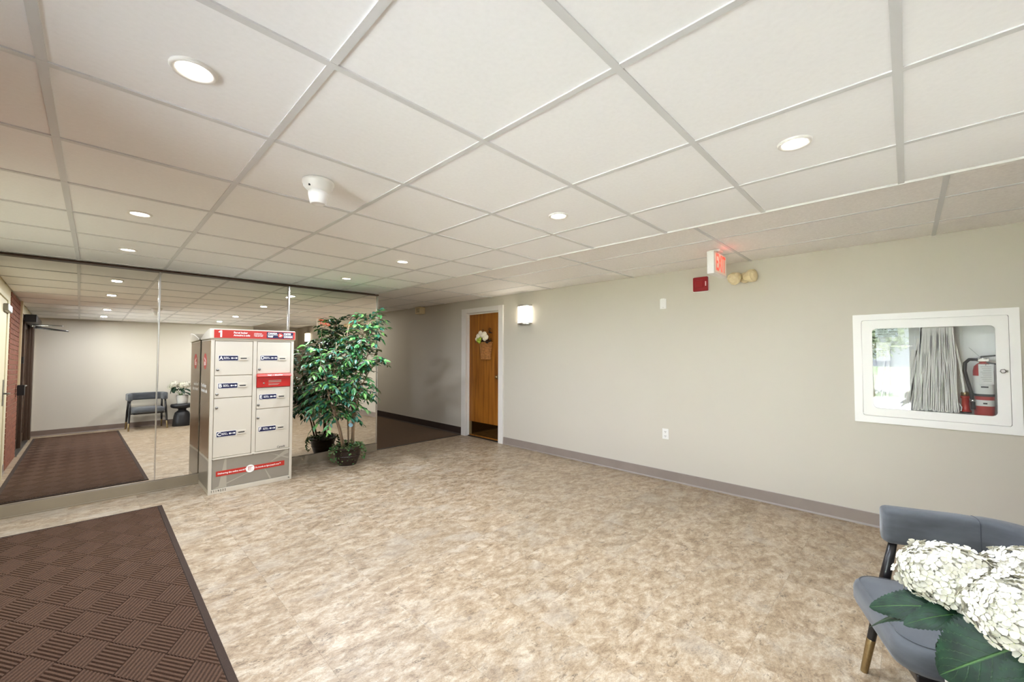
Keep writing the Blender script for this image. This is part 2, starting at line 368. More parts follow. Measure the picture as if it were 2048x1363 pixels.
# left wall: cream wall, brick pier, glazed entrance
BR0, BR1 = 1.84, 3.10
lw = struct(MB().box(XL - 0.12, XL, BR1, YT, 0, ZC + .02).box(XL - 0.13, XL - 0.012, BR0, BR1, 0, ZC + .02)
            .box(XL - 0.12, XL, YB, -0.46, 0, ZC + .02).box(XL - 0.12, XL, -0.46, BR0, 2.16, ZC + .02).build('wall_left', m_cream))
struct(MB().box(XL - 0.011, XL - 0.005, BR0 + .002, BR1 - .002, 0.002, ZC).build('trim_2', m_mortar))
br_full = MB().box(-0.006, 0.003, -0.0945, 0.0945, -0.0285, 0.0285).mesh('brick', m_brick)
br_head = MB().box(-0.006, 0.003, -0.044, 0.044, -0.0285, 0.0285).mesh('brick', m_brick)
for row in range(34):
    z = 0.034 + row * 0.0672
    if z > ZC - 0.03: break
    y = BR0 + 0.004; first = row % 2
    k = 0
    while y < BR1 - 0.05:
        wd = 0.088 if (first and k == 0) else 0.189
        if y + wd > BR1: wd = 0.088
        if y + wd > BR1 + 0.002: break
        o = put('brick', br_full if wd > 0.1 else br_head, lw); o.location = (XL + 0.0, y + wd/2, z)
        y += wd + 0.010; k += 1
# small brick return beside the back wall
for row in range(33):
    o = put('brick', br_head, lw); o.location = (XL + 0.006, -0.56 + 0.0, 0.034 + row * 0.0672)

# baseboards
def cove(mb, axis, c, sgn, a0, a1, h=0.108):
    p = [(c, 0), (c + sgn*0.014, 0), (c + sgn*0.013, 0.004), (c + sgn*0.006, 0.016), (c + sgn*0.004, h - .004), (c + sgn*0.002, h), (c, h)]
    if axis == 0:      # runs along y, profile in xz
        return mb.prism(p if sgn < 0 else p[::-1], 1, a0, a1)
    return mb.prism(p if sgn > 0 else p[::-1], 0, a0, a1)
struct(cove(MB(), 0, XR, -1, Y0, 4.575, 0.112).build('baseboard_right', m_base))
struct(cove(MB(), 0, XR, -1, 5.61, Y1, 0.13).build('baseboard_hall', m_base_dk))
struct(cove(MB(), 1, YB, 1, XL, XE, 0.11).build('baseboard_back', m_base_b))
struct(MB().box(XL, XM, 5.556, YT, 0.0, 0.108).box(XL, XM, 5.548, 5.556, 0, 0.012).build('baseboard_front', m_base_f, bevel=0.003))
struct(cove(MB(), 0, XL, 1, BR1, 5.55, 0.108).build('baseboard_left', m_base))
struct(cove(MB(), 0, XM, 1, YT, Y1, 0.13).build('baseboard_passage', m_base_dk))

# ------------------------------------------------------------------ ceilings
cl = struct(MB().box(XL - .1, XE - 0.004, YB - .1, YT + .1, ZC + 0.022, ZC + 0.12).build('ceiling', m_tile))
GX, GY, G = -0.133, 0.003, 0.61
B = 0.012
xs = [GX + G*i for i in range(-1, 5)] + [XE - 0.004]; xs[0] = XL
ys = [GY + G*j for j in range(-1, 10)]; ys = [YB] + [y for y in ys if YB + .02 < y < YM - .01] + [YM]
tile_mesh = MB().box(-G/2 + B, G/2 - B, -G/2 + B, G/2 - B, 0.0045, 0.02, skip=(1,)).mesh('ceiling_tile', m_tile)
for a, b in zip(xs, xs[1:]):
    for c, d in zip(ys, ys[1:]):
        if abs(b - a - G) < 1e-3 and abs(d - c - G) < 1e-3:
            o = put('ceiling_tile', tile_mesh, cl); o.location = ((a+b)/2, (c+d)/2, ZC)
        elif b - a > 0.03 and d - c > 0.03:
            w, h = (b-a)/2 - B, (d-c)/2 - B
            o = MB().box(-w, w, -h, h, 0.0045, 0.02, skip=(1,)).build('ceiling_tile', m_tile, cl); o.location = ((a+b)/2, (c+d)/2, ZC)
for i in range(0, 5):
    x = GX + G*i
    MB().box(x - B, x + B, YB, YM, ZC, ZC + 0.022).build('ceiling_bar', m_bar, cl)
for y in ys[1:-1]:
    MB().box(XL, XE - .006, y - B, y + B, ZC - 0.0006, ZC + 0.021).build('ceiling_bar', m_bar, cl)
struct(MB().box(XE - 0.006, XE + 0.008, YB, YT, ZC - 0.004, ZS + 0.002).build('trim_3', m_edge))
cs = struct(MB().box(XE - 0.02, XR + .12, Y0 - .1, Y1 + .1, ZS + 0.022, ZS + 0.12).build('ceiling_hall', m_tile2))
sx = [XE + 0.008, 3.452, 4.045, XR]; sy = [Y0] + [-0.166 + 1.2545*k for k in range(-2, 9)] + [Y1]
sy = sorted(y for y in sy if Y0 <= y <= Y1)
for a, b in zip(sx, sx[1:]):
    for c, d in zip(sy, sy[1:]):
        w, h = (b-a)/2 - B*.8, (d-c)/2 - B
        o = MB().box(-w, w, -h, h, 0.005, 0.02, skip=(1,)).build('ceiling_tile', m_tile2, cs); o.location = ((a+b)/2, (c+d)/2, ZS)
for x in sx[1:-1]: MB().box(x - B*.8, x + B*.8, Y0, Y1, ZS + .002, ZS + 0.022).build('ceiling_bar', m_bar, cs)
for y in sy[1:-1]: MB().box(XE + .008, XR, y - B, y + B, ZS, ZS + 0.021).build('ceiling_bar', m_bar, cs)

# ------------------------------------------------------------------ mirror wall: three panels leaning back a little
def mirror_panel(x0, x1, tilt, bend, yaw, label):
    z0, z1 = 0.112, 2.262; n = 24; xc = (x0 + x1)/2
    mb = MB(); fr = []
    for k in range(n + 1):
        z = z0 + (z1 - z0)*k/n; q = z - EYE
        off = tilt*(q + 0.21) + 0.5*bend*(q*q - 0.044)
        fr.append([(x, YM + off + yaw*(x - xc), z) for x in (x0, x1)])
    mb.rings(fr, True, False, False)
    mb.f = [t for t in mb.f]
    yb = YT - 0.002; fv = list(mb.v); o_ = len(mb.v); mb.v += fv         # own vertices for the sides, so the glass shades flat
    i = len(mb.v); mb.v += [(x0, yb, z0), (x1, yb, z0), (x1, yb, z1), (x0, yb, z1)]
    top = o_ + 2*n
    mb.face((i, i+3, i+2, i+1)); mb.face((i, i+1, o_ + 1, o_)); mb.face((top, top+1, i+2, i+3))
    mb.face([o_ + 2*k for k in range(n+1)] + [i+3, i]); mb.face([o_ + 2*k+1 for k in range(n, -1, -1)] + [i+1, i+2])
    return tag(mb.build('mirror_panel', m_mirror), label, 'mirror', 'mirror panels on the lobby wall')
mirror_panel(XL + 0.01, 0.447, 0.0150, 0.003, 0.009, 'left wall mirror panel reflecting the chair and brown entrance mat')
mirror_panel(0.456, 1.684, 0.0145, 0.002, 0.009, 'middle wall mirror panel behind the grey parcel locker')
mirror_panel(1.693, XM - 0.014, 0.0070, 0.001, 0.002, 'right wall mirror panel behind the potted ficus tree')
struct(MB().box(0.444, 0.459, 5.572, YT, 0.11, 2.262).build('trim_4', m_chrome, bevel=0.002))
struct(MB().box(1.681, 1.696, 5.572, YT, 0.11, 2.262).build('trim_5', m_chrome, bevel=0.002))
struct(MB().box(XM - 0.013, XM + 0.002, 5.566, YT + .12, 0.11, 2.27).build('trim_6', m_chrome, bevel=0.002))
struct(MB().box(XL, XM, 5.555, YT, 2.264, 2.281).build('trim_7', m_bronze))

# ------------------------------------------------------------------ wooden apartment door (structure)
d1 = struct(MB().box(XR + 0.055, XR + 0.098, 4.685, 5.475, 0.012, 2.098).build('door_1', m_wood))
fz = 2.19
fb = MB()
for (a, b) in ((4.57, 4.672), (5.488, 5.605)):
    fb.box(XR - 0.022, XR + 0.02, a, b, 0, fz)
fb.box(XR - 0.022, XR + 0.02, 4.672, 5.488, 2.112, fz)
fb.box(XR + 0.02, XR + 0.12, 4.66, 4.680, 0, 2.104).box(XR + 0.02, XR + 0.12, 5.480, 5.50, 0, 2.104).box(XR + 0.02, XR + 0.12, 4.66, 5.5, 2.104, 2.125)
fb.box(XR + 0.045, XR + 0.055, 4.68, 4.69, 0, 2.088).box(XR + 0.045, XR + 0.055, 5.470, 5.48, 0, 2.088).box(XR + 0.045, XR + 0.055, 4.68, 5.48, 2.088, 2.104)
fb.build('door_frame', m_white, d1, bevel=0.003)
MB().box(XR + 0.050, XR + 0.0555, 4.70, 5.395, 0.035, 0.255).build('kick_plate', M('polished_brass_plate', (120, 96, 60), 0.08, 1.0), d1, bevel=0.001)
MB().box(XR + 0.050, XR + 0.0552, 5.397, 5.468, 0.035, 0.255).build('kick_plate_end', m_brass, d1, bevel=0.001)
MB().lathe([(0, -0.062), (0.020, -0.060), (0.027, -0.046), (0.024, -0.030), (0.011, -0.022), (0.011, -0.006), (0.030, -0.004), (0.032, 0.0), (0, 0.0)], (XR + 0.055, 4.745, 1.04), 18, axis=0).build('door_knob', m_brass, d1)
MB().box(XR + 0.03, XR + 0.115, 4.68, 5.48, -0.002, 0.012).build('threshold', m_black, d1, bevel=0.003)
struct(MB().box(XR + 0.1, XR + 0.118, 4.66, 5.5, 0, 2.12).build('wall_door_back', m_black))

# ------------------------------------------------------------------ entrance door (seen in the mirror), outdoors
E0, E1 = -0.16, BR0
d2 = struct(MB().box(XL - 0.10, XL - 0.005, E0, E0 + 0.06, 0, 2.16).box(XL - 0.10, XL - 0.005, E1 - 0.06, E1, 0, 2.16).box(XL - 0.10, XL - 0.005, E0, E1, 2.09, 2.16)
            .box(XL - 0.10, XL - 0.005, 0.86, 0.93, 0, 2.1).build('door_2', m_bronze, bevel=0.004))
for a, b in ((E0 + 0.062, 0.858), (0.932, E1 - 0.062)):
    MB().box(XL - 0.085, XL - 0.04, a, a + 0.07, 0.01, 2.088).box(XL - 0.085, XL - 0.04, b - 0.07, b, 0.01, 2.088).box(XL - 0.085, XL - 0.04, a, b, 0.01, 0.16).box(XL - 0.085, XL - 0.04, a, b, 2.0, 2.088).build('door_leaf', m_bronze, d2, bevel=0.003)
    MB().box(XL - 0.066, XL - 0.060, a + 0.065, b - 0.065, 0.155, 2.005).build('pane', m_glass, d2)
MB().tube([(XL - 0.02, 0.92 + 0.02, 1.02), (XL + 0.03, 0.96, 1.02), (XL + 0.03, 1.72, 1.02), (XL - 0.02, 1.76, 1.02)], 0.013, 10).build('push_bar', m_steel, d2)
MB().box(XL - 0.10, XL + 0.02, -0.50, E0 - 0.004, 0.0, 2.16).box(XL + 0.012, XL + 0.03, -0.43, -0.2, 0.0, 2.1).build('side_panel', m_bronze, d2, bevel=0.004)
MB().box(XL - 0.12, XL + 0.02, E0, E1, -0.004, 0.012).build('threshold', m_steel, d2, bevel=0.003)
# door operator with arms
op = thing('door_operator', 'black powered door operator box above the glass entrance, seen in mirror', 'door operator', (XL, 0.4, 2.12))
MB().box(0.0, 0.12, -0.52, 0.62, -0.06, 0.06).build('housing', m_blackm, op, bevel=0.006)
MB().box(0.0, 0.125, 0.622, 0.78, -0.07, 0.05).build('end_cap', m_blackm, op, bevel=0.004)
MB().tube([(0.06, 0.1, -0.07), (0.40, 0.32, -0.085)], 0.012, 8).tube([(0.06, 0.1, -0.06), (0.06, 0.1, -0.10)], 0.02, 10).build('arm', m_steel, op)
MB().tube([(0.06, -0.32, -0.07), (0.46, -0.22, -0.14)], 0.012, 8).tube([(0.06, -0.38, -0.09), (0.46, -0.22, -0.145)], 0.008, 8).tube([(0.06, -0.32, -0.06), (0.06, -0.32, -0.10)], 0.02, 10).build('arm', m_blackm, op)
ib = thing('door_button_box', 'black door push button box on the brick pier, seen in mirror', 'button', (XL + 0.014, 2.05, 0.98))
MB().box(0, 0.07, -0.05, 0.05, -0.075, 0.075).build('housing', m_black, ib, bevel=0.006)
MB().box(0.015, 0.06, -0.058, -0.05, -0.055, 0.055).build('steel_plate', m_steel, ib, bevel=0.001)
cd = tag(MB().box(XL + 0.0125, XL + 0.036, 2.028, 2.056, 1.056, ZC - 0.004).build('cable_conduit', m_beige, bevel=0.003), 'cream cable conduit running up the brick pier, seen in mirror', 'conduit')
cr = thing('card_reader', 'small black card reader with steel edge beside the entrance glass', 'card reader', (XL, BR0 - 0.03, 1.42))
MB().box(0, 0.05, -0.03, 0.03, -0.05, 0.05).build('housing', m_black, cr, bevel=0.004)
MB().box(0.01, 0.045, -0.036, -0.03, -0.045, 0.045).build('steel_plate', m_steel, cr, bevel=0.001)
# cream side door with hardware on the left wall
d3 = struct(MB().box(XL, XL + 0.02, 3.66, 4.57, 0.01, 2.08).build('door_3', m_cream, bevel=0.003))
MB().box(XL, XL + 0.03, 3.59, 3.655, 0, 2.14).box(XL, XL + 0.03, 4.575, 4.64, 0, 2.14).box(XL, XL + 0.03, 3.655, 4.575, 2.085, 2.14).build('door_frame', m_cream, d3, bevel=0.003)
MB().box(XL + 0.02, XL + 0.06, 3.64, 4.0, 1.94, 2.02).build('door_closer', m_steel, d3, bevel=0.006)
MB().box(XL + 0.02, XL + 0.026, 3.68, 3.76, 0.86, 1.16).build('lock_plate', m_steel, d3, bevel=0.001)
MB().tube([(XL + 0.024, 3.72, 1.0), (XL + 0.07, 3.72, 1.0), (XL + 0.07, 3.84, 1.0)], 0.009, 8).build('door_handle', m_steel, d3)

struct(MB().box(XL - 2.2, XR + 0.4, Y0 - 0.4, Y1 + 0.4, 2.56, 2.72).build('sky_blocker_roof', m_edge))  # unseen slab with overhang, added to block sky and sun above the entrance
# outdoors, seen reflected in the cabinet glass
struct(MB().box(-60, -9.5, -40, 60, -0.3, -0.12).build('ground_lawn', m_grass))
struct(MB().box(-9.5, XL - 0.13, -14, 18, -0.3, -0.02).build('ground', m_road))
struct(MB().box(-17, -12.5, -40, 60, -0.12, -0.06).build('road', m_road))
m_yard = M('yard_leaf', (120, 134, 106), 0.7, var=(3, 0.3))
def yard_tree(loc, h, label):
    t = thing('yard_tree', label, 'tree', loc, 0, 'trees outside the entrance')
    MB().tube([(0, 0, 0), (0.08, 0.05, h*0.3), (0.0, 0.1, h*0.55), (0.1, 0.0, h*0.85)], [0.16, 0.12, 0.09, 0.03], 8).build('trunk', m_bark, t)
    mb = MB(); rnd = random.Random(h)
    for k in range(2600):
        a, b, rr = rnd.uniform(0, 2*PI), rnd.uniform(-1, 1), rnd.random() ** 0.4
        c = Vector((rr*math.cos(a)*math.sqrt(1-b*b)*h*0.36, rr*math.sin(a)*math.sqrt(1-b*b)*h*0.36, h*0.66 + rr*b*h*0.34))
        u = Vector((rnd.uniform(-1,1), rnd.uniform(-1,1), rnd.uniform(-1,1))).normalized(); v = u.orthogonal().normalized()
        s = rnd.uniform(0.05, 0.10); i = len(mb.v)
        mb.v += [tuple(c - u*s), tuple(c + v*s*.5), tuple(c + u*s), tuple(c - v*s*.5)]; mb.face((i, i+1, i+2, i+3))
    stuff(mb.build('foliage', m_yard, t))
yard_tree((-10.6, 1.0, -0.12), 4.2, 'leafy green tree on the lawn outside, nearer the entrance')
yard_tree((-18.5, 3.6, -0.12), 6.0, 'tall leafy green tree beyond the pale road outside')

# ------------------------------------------------------------------ recessed ceiling lights
m_lens = M('led_lens', (255, 252, 244), 0.4, emit=((255, 247, 232), 9.0))
def downlight(x, y, label):
    t = thing('ceiling_light', label, 'ceiling light', (x, y, ZC + 0.004), 0, 'round recessed ceiling lights')
    MB().lathe([(0.044, 0.002), (0.046, -0.006), (0.056, -0.009), (0.060, -0.005), (0.061, 0.003)], (0, 0, 0), 32).build('trim_ring', m_white2, t)
    MB().lathe([(0, -0.004), (0.030, -0.0045), (0.0455, -0.003)][::-1], (0, 0, 0), 32).build('lens', m_lens, t)
    ld = bpy.data.lights.new('lamp', 'AREA'); ld.shape = 'DISK'; ld.size = 0.085; ld.energy = LAMP_W; ld.color = LAMP_COL
    lo = bpy.data.objects.new('lamp', ld); COL.objects.link(lo); lo.parent = t; lo.location = (0, 0, -0.012)
DL = [(0.19, 1.555, 'large round recessed light in the ceiling tile nearest the entrance mat, far left'),
      (0.172, 3.417, 'recessed ceiling light above the mat end nearest the mirror wall, second from mirror'),
      (0.168, 4.68, 'recessed ceiling light just in front of the left mirror panel'),
      (0.185, 0.314, 'recessed ceiling light by the entrance, seen only in the mirror, nearest the back wall'),
      (1.99, 0.314, 'recessed ceiling light nearest the fire hose cabinet, beside a wide ceiling bar'),
      (2.016, 1.557, 'recessed ceiling light in mid ceiling, left of the exit sign'),
      (2.008, 3.406, 'recessed ceiling light third from the cabinet, right of the smoke detector'),
      (2.01, 4.644, 'recessed ceiling light nearest the ficus tree and the right mirror panel')]
for a in DL: downlight(*a)
hl = bpy.data.lights.new('hall_fill', 'AREA'); hl.shape = 'DISK'; hl.size = 0.3; hl.energy = 13; hl.color = (1.0, 0.95, 0.86)  # added fill light without a fixture, out of view, brightens the hall
ho = bpy.data.objects.new('hall_fill', hl); COL.objects.link(ho); ho.location = (3.6, 8.9, ZS - 0.02)

# wall sconces
m_shade = M('lit_opal_glass', (255, 252, 246), 0.3, emit=((255, 244, 224), 9.0))
def sconce(y, label):
    t = thing('wall_sconce', label, 'wall light', (XR, y, 2.0), 0, 'half round wall sconces')
    n = 14; arc = lambda r: [(-math.sin(PI*k/n)*r*0.72, -math.cos(PI*k/n)*r) for k in range(n + 1)]
    MB().box(-0.012, 0.0, -0.10, 0.10, -0.15, 0.15).build('back_plate', m_steel, t, bevel=0.002)
    MB().prism(arc(0.128), 2, -0.128, 0.128, smooth=True).build('shade', m_shade, t)
    for z in (-0.148, 0.122):
        MB().prism(arc(0.138), 2, z, z + 0.026, smooth=True).build('metal_band', m_chrome, t, bevel=0.002)
sconce(4.105, 'lit half-round opal wall sconce beside the wooden door')
sconce(-1.75, 'lit half-round opal wall sconce in the passage behind, seen only in mirror')

# smoke detector
sd = thing('smoke_detector', 'white smoke detector hanging under the ceiling, casting a shadow', 'smoke detector', (0.765, 2.115, ZC))
MB().lathe([(0, 0.003), (0.072, 0.003), (0.074, -0.004), (0.074, -0.014), (0.070, -0.018), (0.068, -0.03), (0.050, -0.048), (0.034, -0.052), (0, -0.052)][::-1], (0, 0, 0), 36).build('base', m_white2, sd)
MB().lathe([(0.036, -0.050), (0.046, -0.056), (0.046, -0.072), (0.036, -0.112), (0.030, -0.116), (0.026, -0.112), (0, -0.110)][::-1], (0, 0, 0), 36).build('sensor_head', m_white2, sd)
MB().lathe([(0, -0.004), (0.005, -0.003), (0.005, 0.004), (0, 0.004)], (-0.052, -0.03, -0.038), 10).build('indicator', m_black, sd)

# exit sign
m_exitface = M('exit_face', (240, 226, 214), 0.4, emit=((255, 190, 160), 0.16))
m_exitred = M('exit_letters', (236, 110, 92), 0.4, emit=((255, 70, 50), 0.5))
ex = thing('exit_sign', 'white lit exit sign with red letters hanging from the hall ceiling', 'exit sign', (3.82, 1.19, 2.20))
MB().box(-0.165, 0.165, -0.030, 0.030, -0.095, 0.098).build('housing', m_white2, ex, bevel=0.005)
MB().box(-0.05, 0.05, -0.04, 0.04, 0.110, 0.131).box(-0.018, 0.018, -0.018, 0.018, 0.098, 0.112).build('canopy', m_white2, ex, bevel=0.003)
for sgn in (-1, 1):
    y = sgn*0.0305
    MB().box(-0.145, 0.145, min(y, y + sgn*.0015), max(y, y + sgn*.0015), -0.078, 0.082).build('face_panel', m_exitface, ex)
    rot = FRONT if sgn < 0 else (PI/2, 0, PI)
    txt('lettering', 'EXIT', 0.205, (0, sgn*0.0325, 0.002), rot, m_exitred, ex, 'CENTER', 0.003, 0.60)
ld = bpy.data.lights.new('lamp', 'POINT'); ld.energy = 0.16; ld.color = (1.0, 0.2, 0.15); ld.shadow_soft_size = 0.04
lo = bpy.data.objects.new('lamp', ld); COL.objects.link(lo); lo.parent = ex; lo.location = (-0.02, -0.075, 0.06)
# fire alarm
fa = thing('fire_alarm', 'square dark red fire alarm sounder on the wall under the exit sign', 'fire alarm', (XR, 1.56, 2.158))
MB().box(-0.006, 0, -0.082, 0.082, -0.082, 0.082).build('back_plate', m_white2, fa, bevel=0.002)
MB().box(-0.038, -0.006, -0.076, 0.076, -0.076, 0.076).build('body', m_dkred, fa, bevel=0.010)
MB().box(-0.048, -0.036, -0.034, 0.046, -0.040, 0.040).build('grille', m_dkred, fa, bevel=0.008)
for k, z in enumerate((0.018, 0.006, -0.006, -0.018)):
    MB().box(-0.0392, -0.038, -0.062, -0.052, z - .004, z + .004).build('print_mark', m_wink, fa)
# emergency twin heads
el = thing('emergency_light', 'pair of beige emergency lamp heads on the wall right of the exit sign', 'emergency light', (XR, 1.14, 2.176))
MB().lathe([(0, -0.022), (0.050, -0.020), (0.054, 0.0), (0, 0.0)], (0, 0, 0), 24, axis=0).build('mount', m_beige, el)
def head(y, dirv):
    d = Vector(dirv).normalized(); b = Vector((-0.045, y*0.25, 0.0)); c = Vector((-0.09, y, -0.005))
    a = d.orthogonal().normalized(); e = d.cross(a); rings = []
    for (t, r) in ((-0.062, 0.022), (-0.052, 0.034), (0.0, 0.060), (0.022, 0.064), (0.036, 0.062), (0.038, 0.050), (0.052, 0.030), (0.056, 0.01)):
        rings.append([c + d*t + (a*math.cos(2*PI*k/10) + e*math.sin(2*PI*k/10))*r for k in range(10)])
    o = MB().rings(rings, smooth=False).build('lamp_head', m_beige, el)
    MB().tube([b, (b + c)/2, c - d*0.05], 0.014, 8).build('swivel', m_beige, o)
head(0.066, (-0.75, 0.35, -0.5)); head(-0.066, (-0.35, -0.9, 0.05))
# blank plate, outlet, hall speaker
bpq = thing('wall_plate', 'small blank white plate high on the wall below the red alarm', 'wall plate', (XR, 1.978, 1.985))
MB().box(-0.007, 0, -0.037, 0.037, -0.058, 0.058).build('plate', m_white2, bpq, bevel=0.003)
MB().box(-0.012, -0.006, -0.020, 0.024, 0.044, 0.062).build('tape_strip', m_paper, bpq, bevel=0.002)
MB().lathe([(0, -0.0085), (0.003, -0.008), (0.003, -0.006)], (0, 0.0, -0.04), 8, axis=0).build('screw', m_steel, bpq)
ot = thing('wall_outlet', 'white double electrical outlet low on the right wall', 'outlet', (XR, 1.966, 0.517))
MB().box(-0.006, 0, -0.036, 0.036, -0.058, 0.058).build('plate', m_white2, ot, bevel=0.003)
for z in (-0.024, 0.024):
    s_ = MB().prism(circle(0.017, 16, 0, z), 0, -0.0085, -0.005).build('socket', m_white2, ot)
    MB().box(-0.0092, -0.0083, -0.009, -0.005, z - .003, z + .007).box(-0.0092, -0.0083, 0.005, 0.009, z - .003, z + .007).prism(circle(0.003, 8, 0, z - .009), 0, -0.0092, -0.0083).build('slots', m_ink, s_)
hs = thing('hall_speaker', 'small beige box high on the dim hall wall left of the wooden door', 'speaker', (XR, 6.86, 2.27))
MB().box(-0.11, 0, -0.09, 0.09, -0.075, 0.055).build('housing', m_beige, hs, bevel=0.006)
for k in range(4): MB().box(-0.1105, -0.1095, -0.06, 0.06, -0.045 + k*0.022, -0.037 + k*0.022).build('slot', m_ink, hs)
struct(MB().box(XR - 0.003, XR, 4.570, 4.575, 2.192, ZS).build('trim_8', m_wall))

# ------------------------------------------------------------------ hanging flower basket on the door
fbk = thing('flower_basket', 'flat wicker basket of cream and lime flowers hanging on the wooden door', 'basket', (XR + 0.055, 5.03, 1.33))
mb = MB()
def half(r, n, z, d): return [(-max(0.0, math.sin(PI*k/n))*r*d, -math.cos(PI*k/n)*r, z) for k in range(n + 1)]
NR = 13
for k in range(NR):
    z = 0.0 + k*0.0205; r = 0.105 + 0.035*k/NR
    pts = half(r, 18, z, 0.62)
    pts = [(p[0]*(1.0 + (0.06 if (i + k) % 2 else -0.05)), p[1], p[2]) for i, p in enumerate(pts)]
    mb.tube(pts, 0.0095, 6)
for i in range(1, 18):
    a = PI*i/18
    mb.tube([(-math.sin(a)*r*0.62*0.985, -math.cos(a)*r, z) for r, z in ((0.105, -0.01), (0.122, 0.13), (0.14, 0.26))], 0.005, 5)
mb.prism([(p[0], p[1]) for p in half(0.104, 12, 0, 0.6)], 2, -0.012, -0.002)
mb.build('basket_weave', m_wicker, fbk)
MB().tube(half(0.146, 18, 0.268, 0.64), 0.011, 7).build('rim', m_wicker, fbk)
MB().tube([(-0.004, 0.10, 0.27), (-0.004, 0.05, 0.42), (-0.004, 0.0, 0.46), (-0.004, -0.05, 0.42), (-0.004, -0.10, 0.27)], 0.004, 6).build('hanger', m_wicker, fbk)
def blossom(mb, c, r, rnd, n=3):
    c = Vector(c)
    for ring in range(n):
        for k in range(5 + ring*2):
            a = 2*PI*k/(5 + ring*2) + ring*0.5; tilt = 0.25 + ring*0.42
            d = Vector((-math.cos(tilt), math.sin(tilt)*math.cos(a), math.sin(tilt)*math.sin(a)))
            p = c + d*r*0.75; t = d.orthogonal().normalized(); b = d.cross(t); i = len(mb.v); s = r*0.5
            mb.v += [tuple(p - t*s), tuple(p - b*s*.9 + d*.004), tuple(p + t*s), tuple(p + b*s*.9 - d*.006), tuple(p + d*r*0.32)]
            for q in range(4): mb.face((i+q, i+(q+1) % 4, i+4), True)
rnd = random.Random(3)
for (y, z, r) in ((0.095, 0.375, 0.05), (0.045, 0.425, 0.045), (0.0, 0.39, 0.046), (-0.055, 0.40, 0.055), (-0.10, 0.355, 0.048), (-0.06, 0.335, 0.045), (0.14, 0.33, 0.035)):
    mb = MB(); blossom(mb, (-0.085, y, z), r, rnd); mb.build('rose', m_rose, fbk)
for (y, z) in ((0.085, 0.305), (0.05, 0.285), (0.035, 0.325)):
    mb = MB(); blossom(mb, (-0.105, y, z), 0.036, rnd); mb.build('lime_bloom', m_limefl, fbk)
mb = MB()
for k in range(60):
    c = Vector((-rnd.uniform(0.02, 0.11), rnd.uniform(-0.15, 0.16), rnd.uniform(0.25, 0.33)))
    if k > 46: c = Vector((-0.03, rnd.choice((-0.12, 0.07, -0.1)) + rnd.uniform(-.02, .02), rnd.uniform(0.42, 0.50)))
    u = Vector((rnd.uniform(-1, .2), rnd.uniform(-1, 1), rnd.uniform(-.5, 1))).normalized(); v = u.orthogonal().normalized(); i = len(mb.v); s = 0.028
    mb.v += [tuple(c - u*s), tuple(c + v*s*.5), tuple(c + u*s), tuple(c - v*s*.5)]; mb.face((i, i+1, i+2, i+3))
stuff(mb.build('dark_leaves', m_darkleaf, fbk))

# ------------------------------------------------------------------ parcel locker
pl = thing('parcel_locker', 'tall light beige parcel locker with red header and six lettered doors', 'parcel locker', (0.81, 5.01, 0))
LW, LD = 0.765, 0.535
MB().box(0, LW, 0.016, LD, 0.0, 1.56).build('body', m_locker, pl, bevel=0.004)
fr = MB()
fr.box(0, 0.028, 0, 0.018, 0.0, 1.56).box(0.737, LW, 0, 0.018, 0.0, 1.56).box(0.028, 0.737, 0, 0.018, 1.543, 1.56).box(0.3655, 0.4005, 0, 0.018, 0.345, 1.543)
fr.box(0.028, 0.737, 0, 0.018, 0.0, 0.046).box(0.028, 0.737, -0.003, 0.018, 0.341, 0.358)
fr.build('front_frame', m_locker, pl, bevel=0.002)
prof = [(0.545, 1.56), (0.545, 1.575), (0.30, 1.632), (0.13, 1.660), (0.03, 1.668), (-0.004, 1.664), (-0.012, 1.655), (-0.012, 1.572), (-0.008, 1.56)]
cw = MB().prism(prof, 0, -0.012, LW + 0.012).build('crown', m_locker, pl, bevel=0.006)
hd = MB().box(0.018, 0.772, -0.0135, -0.011, 1.572, 1.655).build('header_panel', m_redp, pl)
Yt = -0.0142
MB().prism([(0.069, 1.580), (0.084, 1.580), (0.084, 1.648), (0.071, 1.648), (0.053, 1.634), (0.058, 1.625), (0.069, 1.631)], 1, Yt - .0003, Yt + .0004).build('number', m_wink, hd)
txt('lettering', 'Parcel locker', 0.0265, (0.184, Yt, 1.629), FRONT, m_wink, hd, 'LEFT', 0.0008, 0.88)
txt('lettering', 'Armoire \u00e0 colis', 0.0265, (0.184, Yt, 1.602), FRONT, m_wink, hd, 'LEFT', 0.0008, 0.88)
txt('lettering', 'canadapost.ca\npostescanada.ca\n1 866 607-6301', 0.0145, (0.366, Yt, 1.614), FRONT, m_wink, hd, 'LEFT', 0.0003, 0.92)
nb = MB().box(0.487, 0.752, -0.0146, -0.0132, 1.580, 1.648).build('navy_panel', m_navy, hd)
Yn = -0.0150
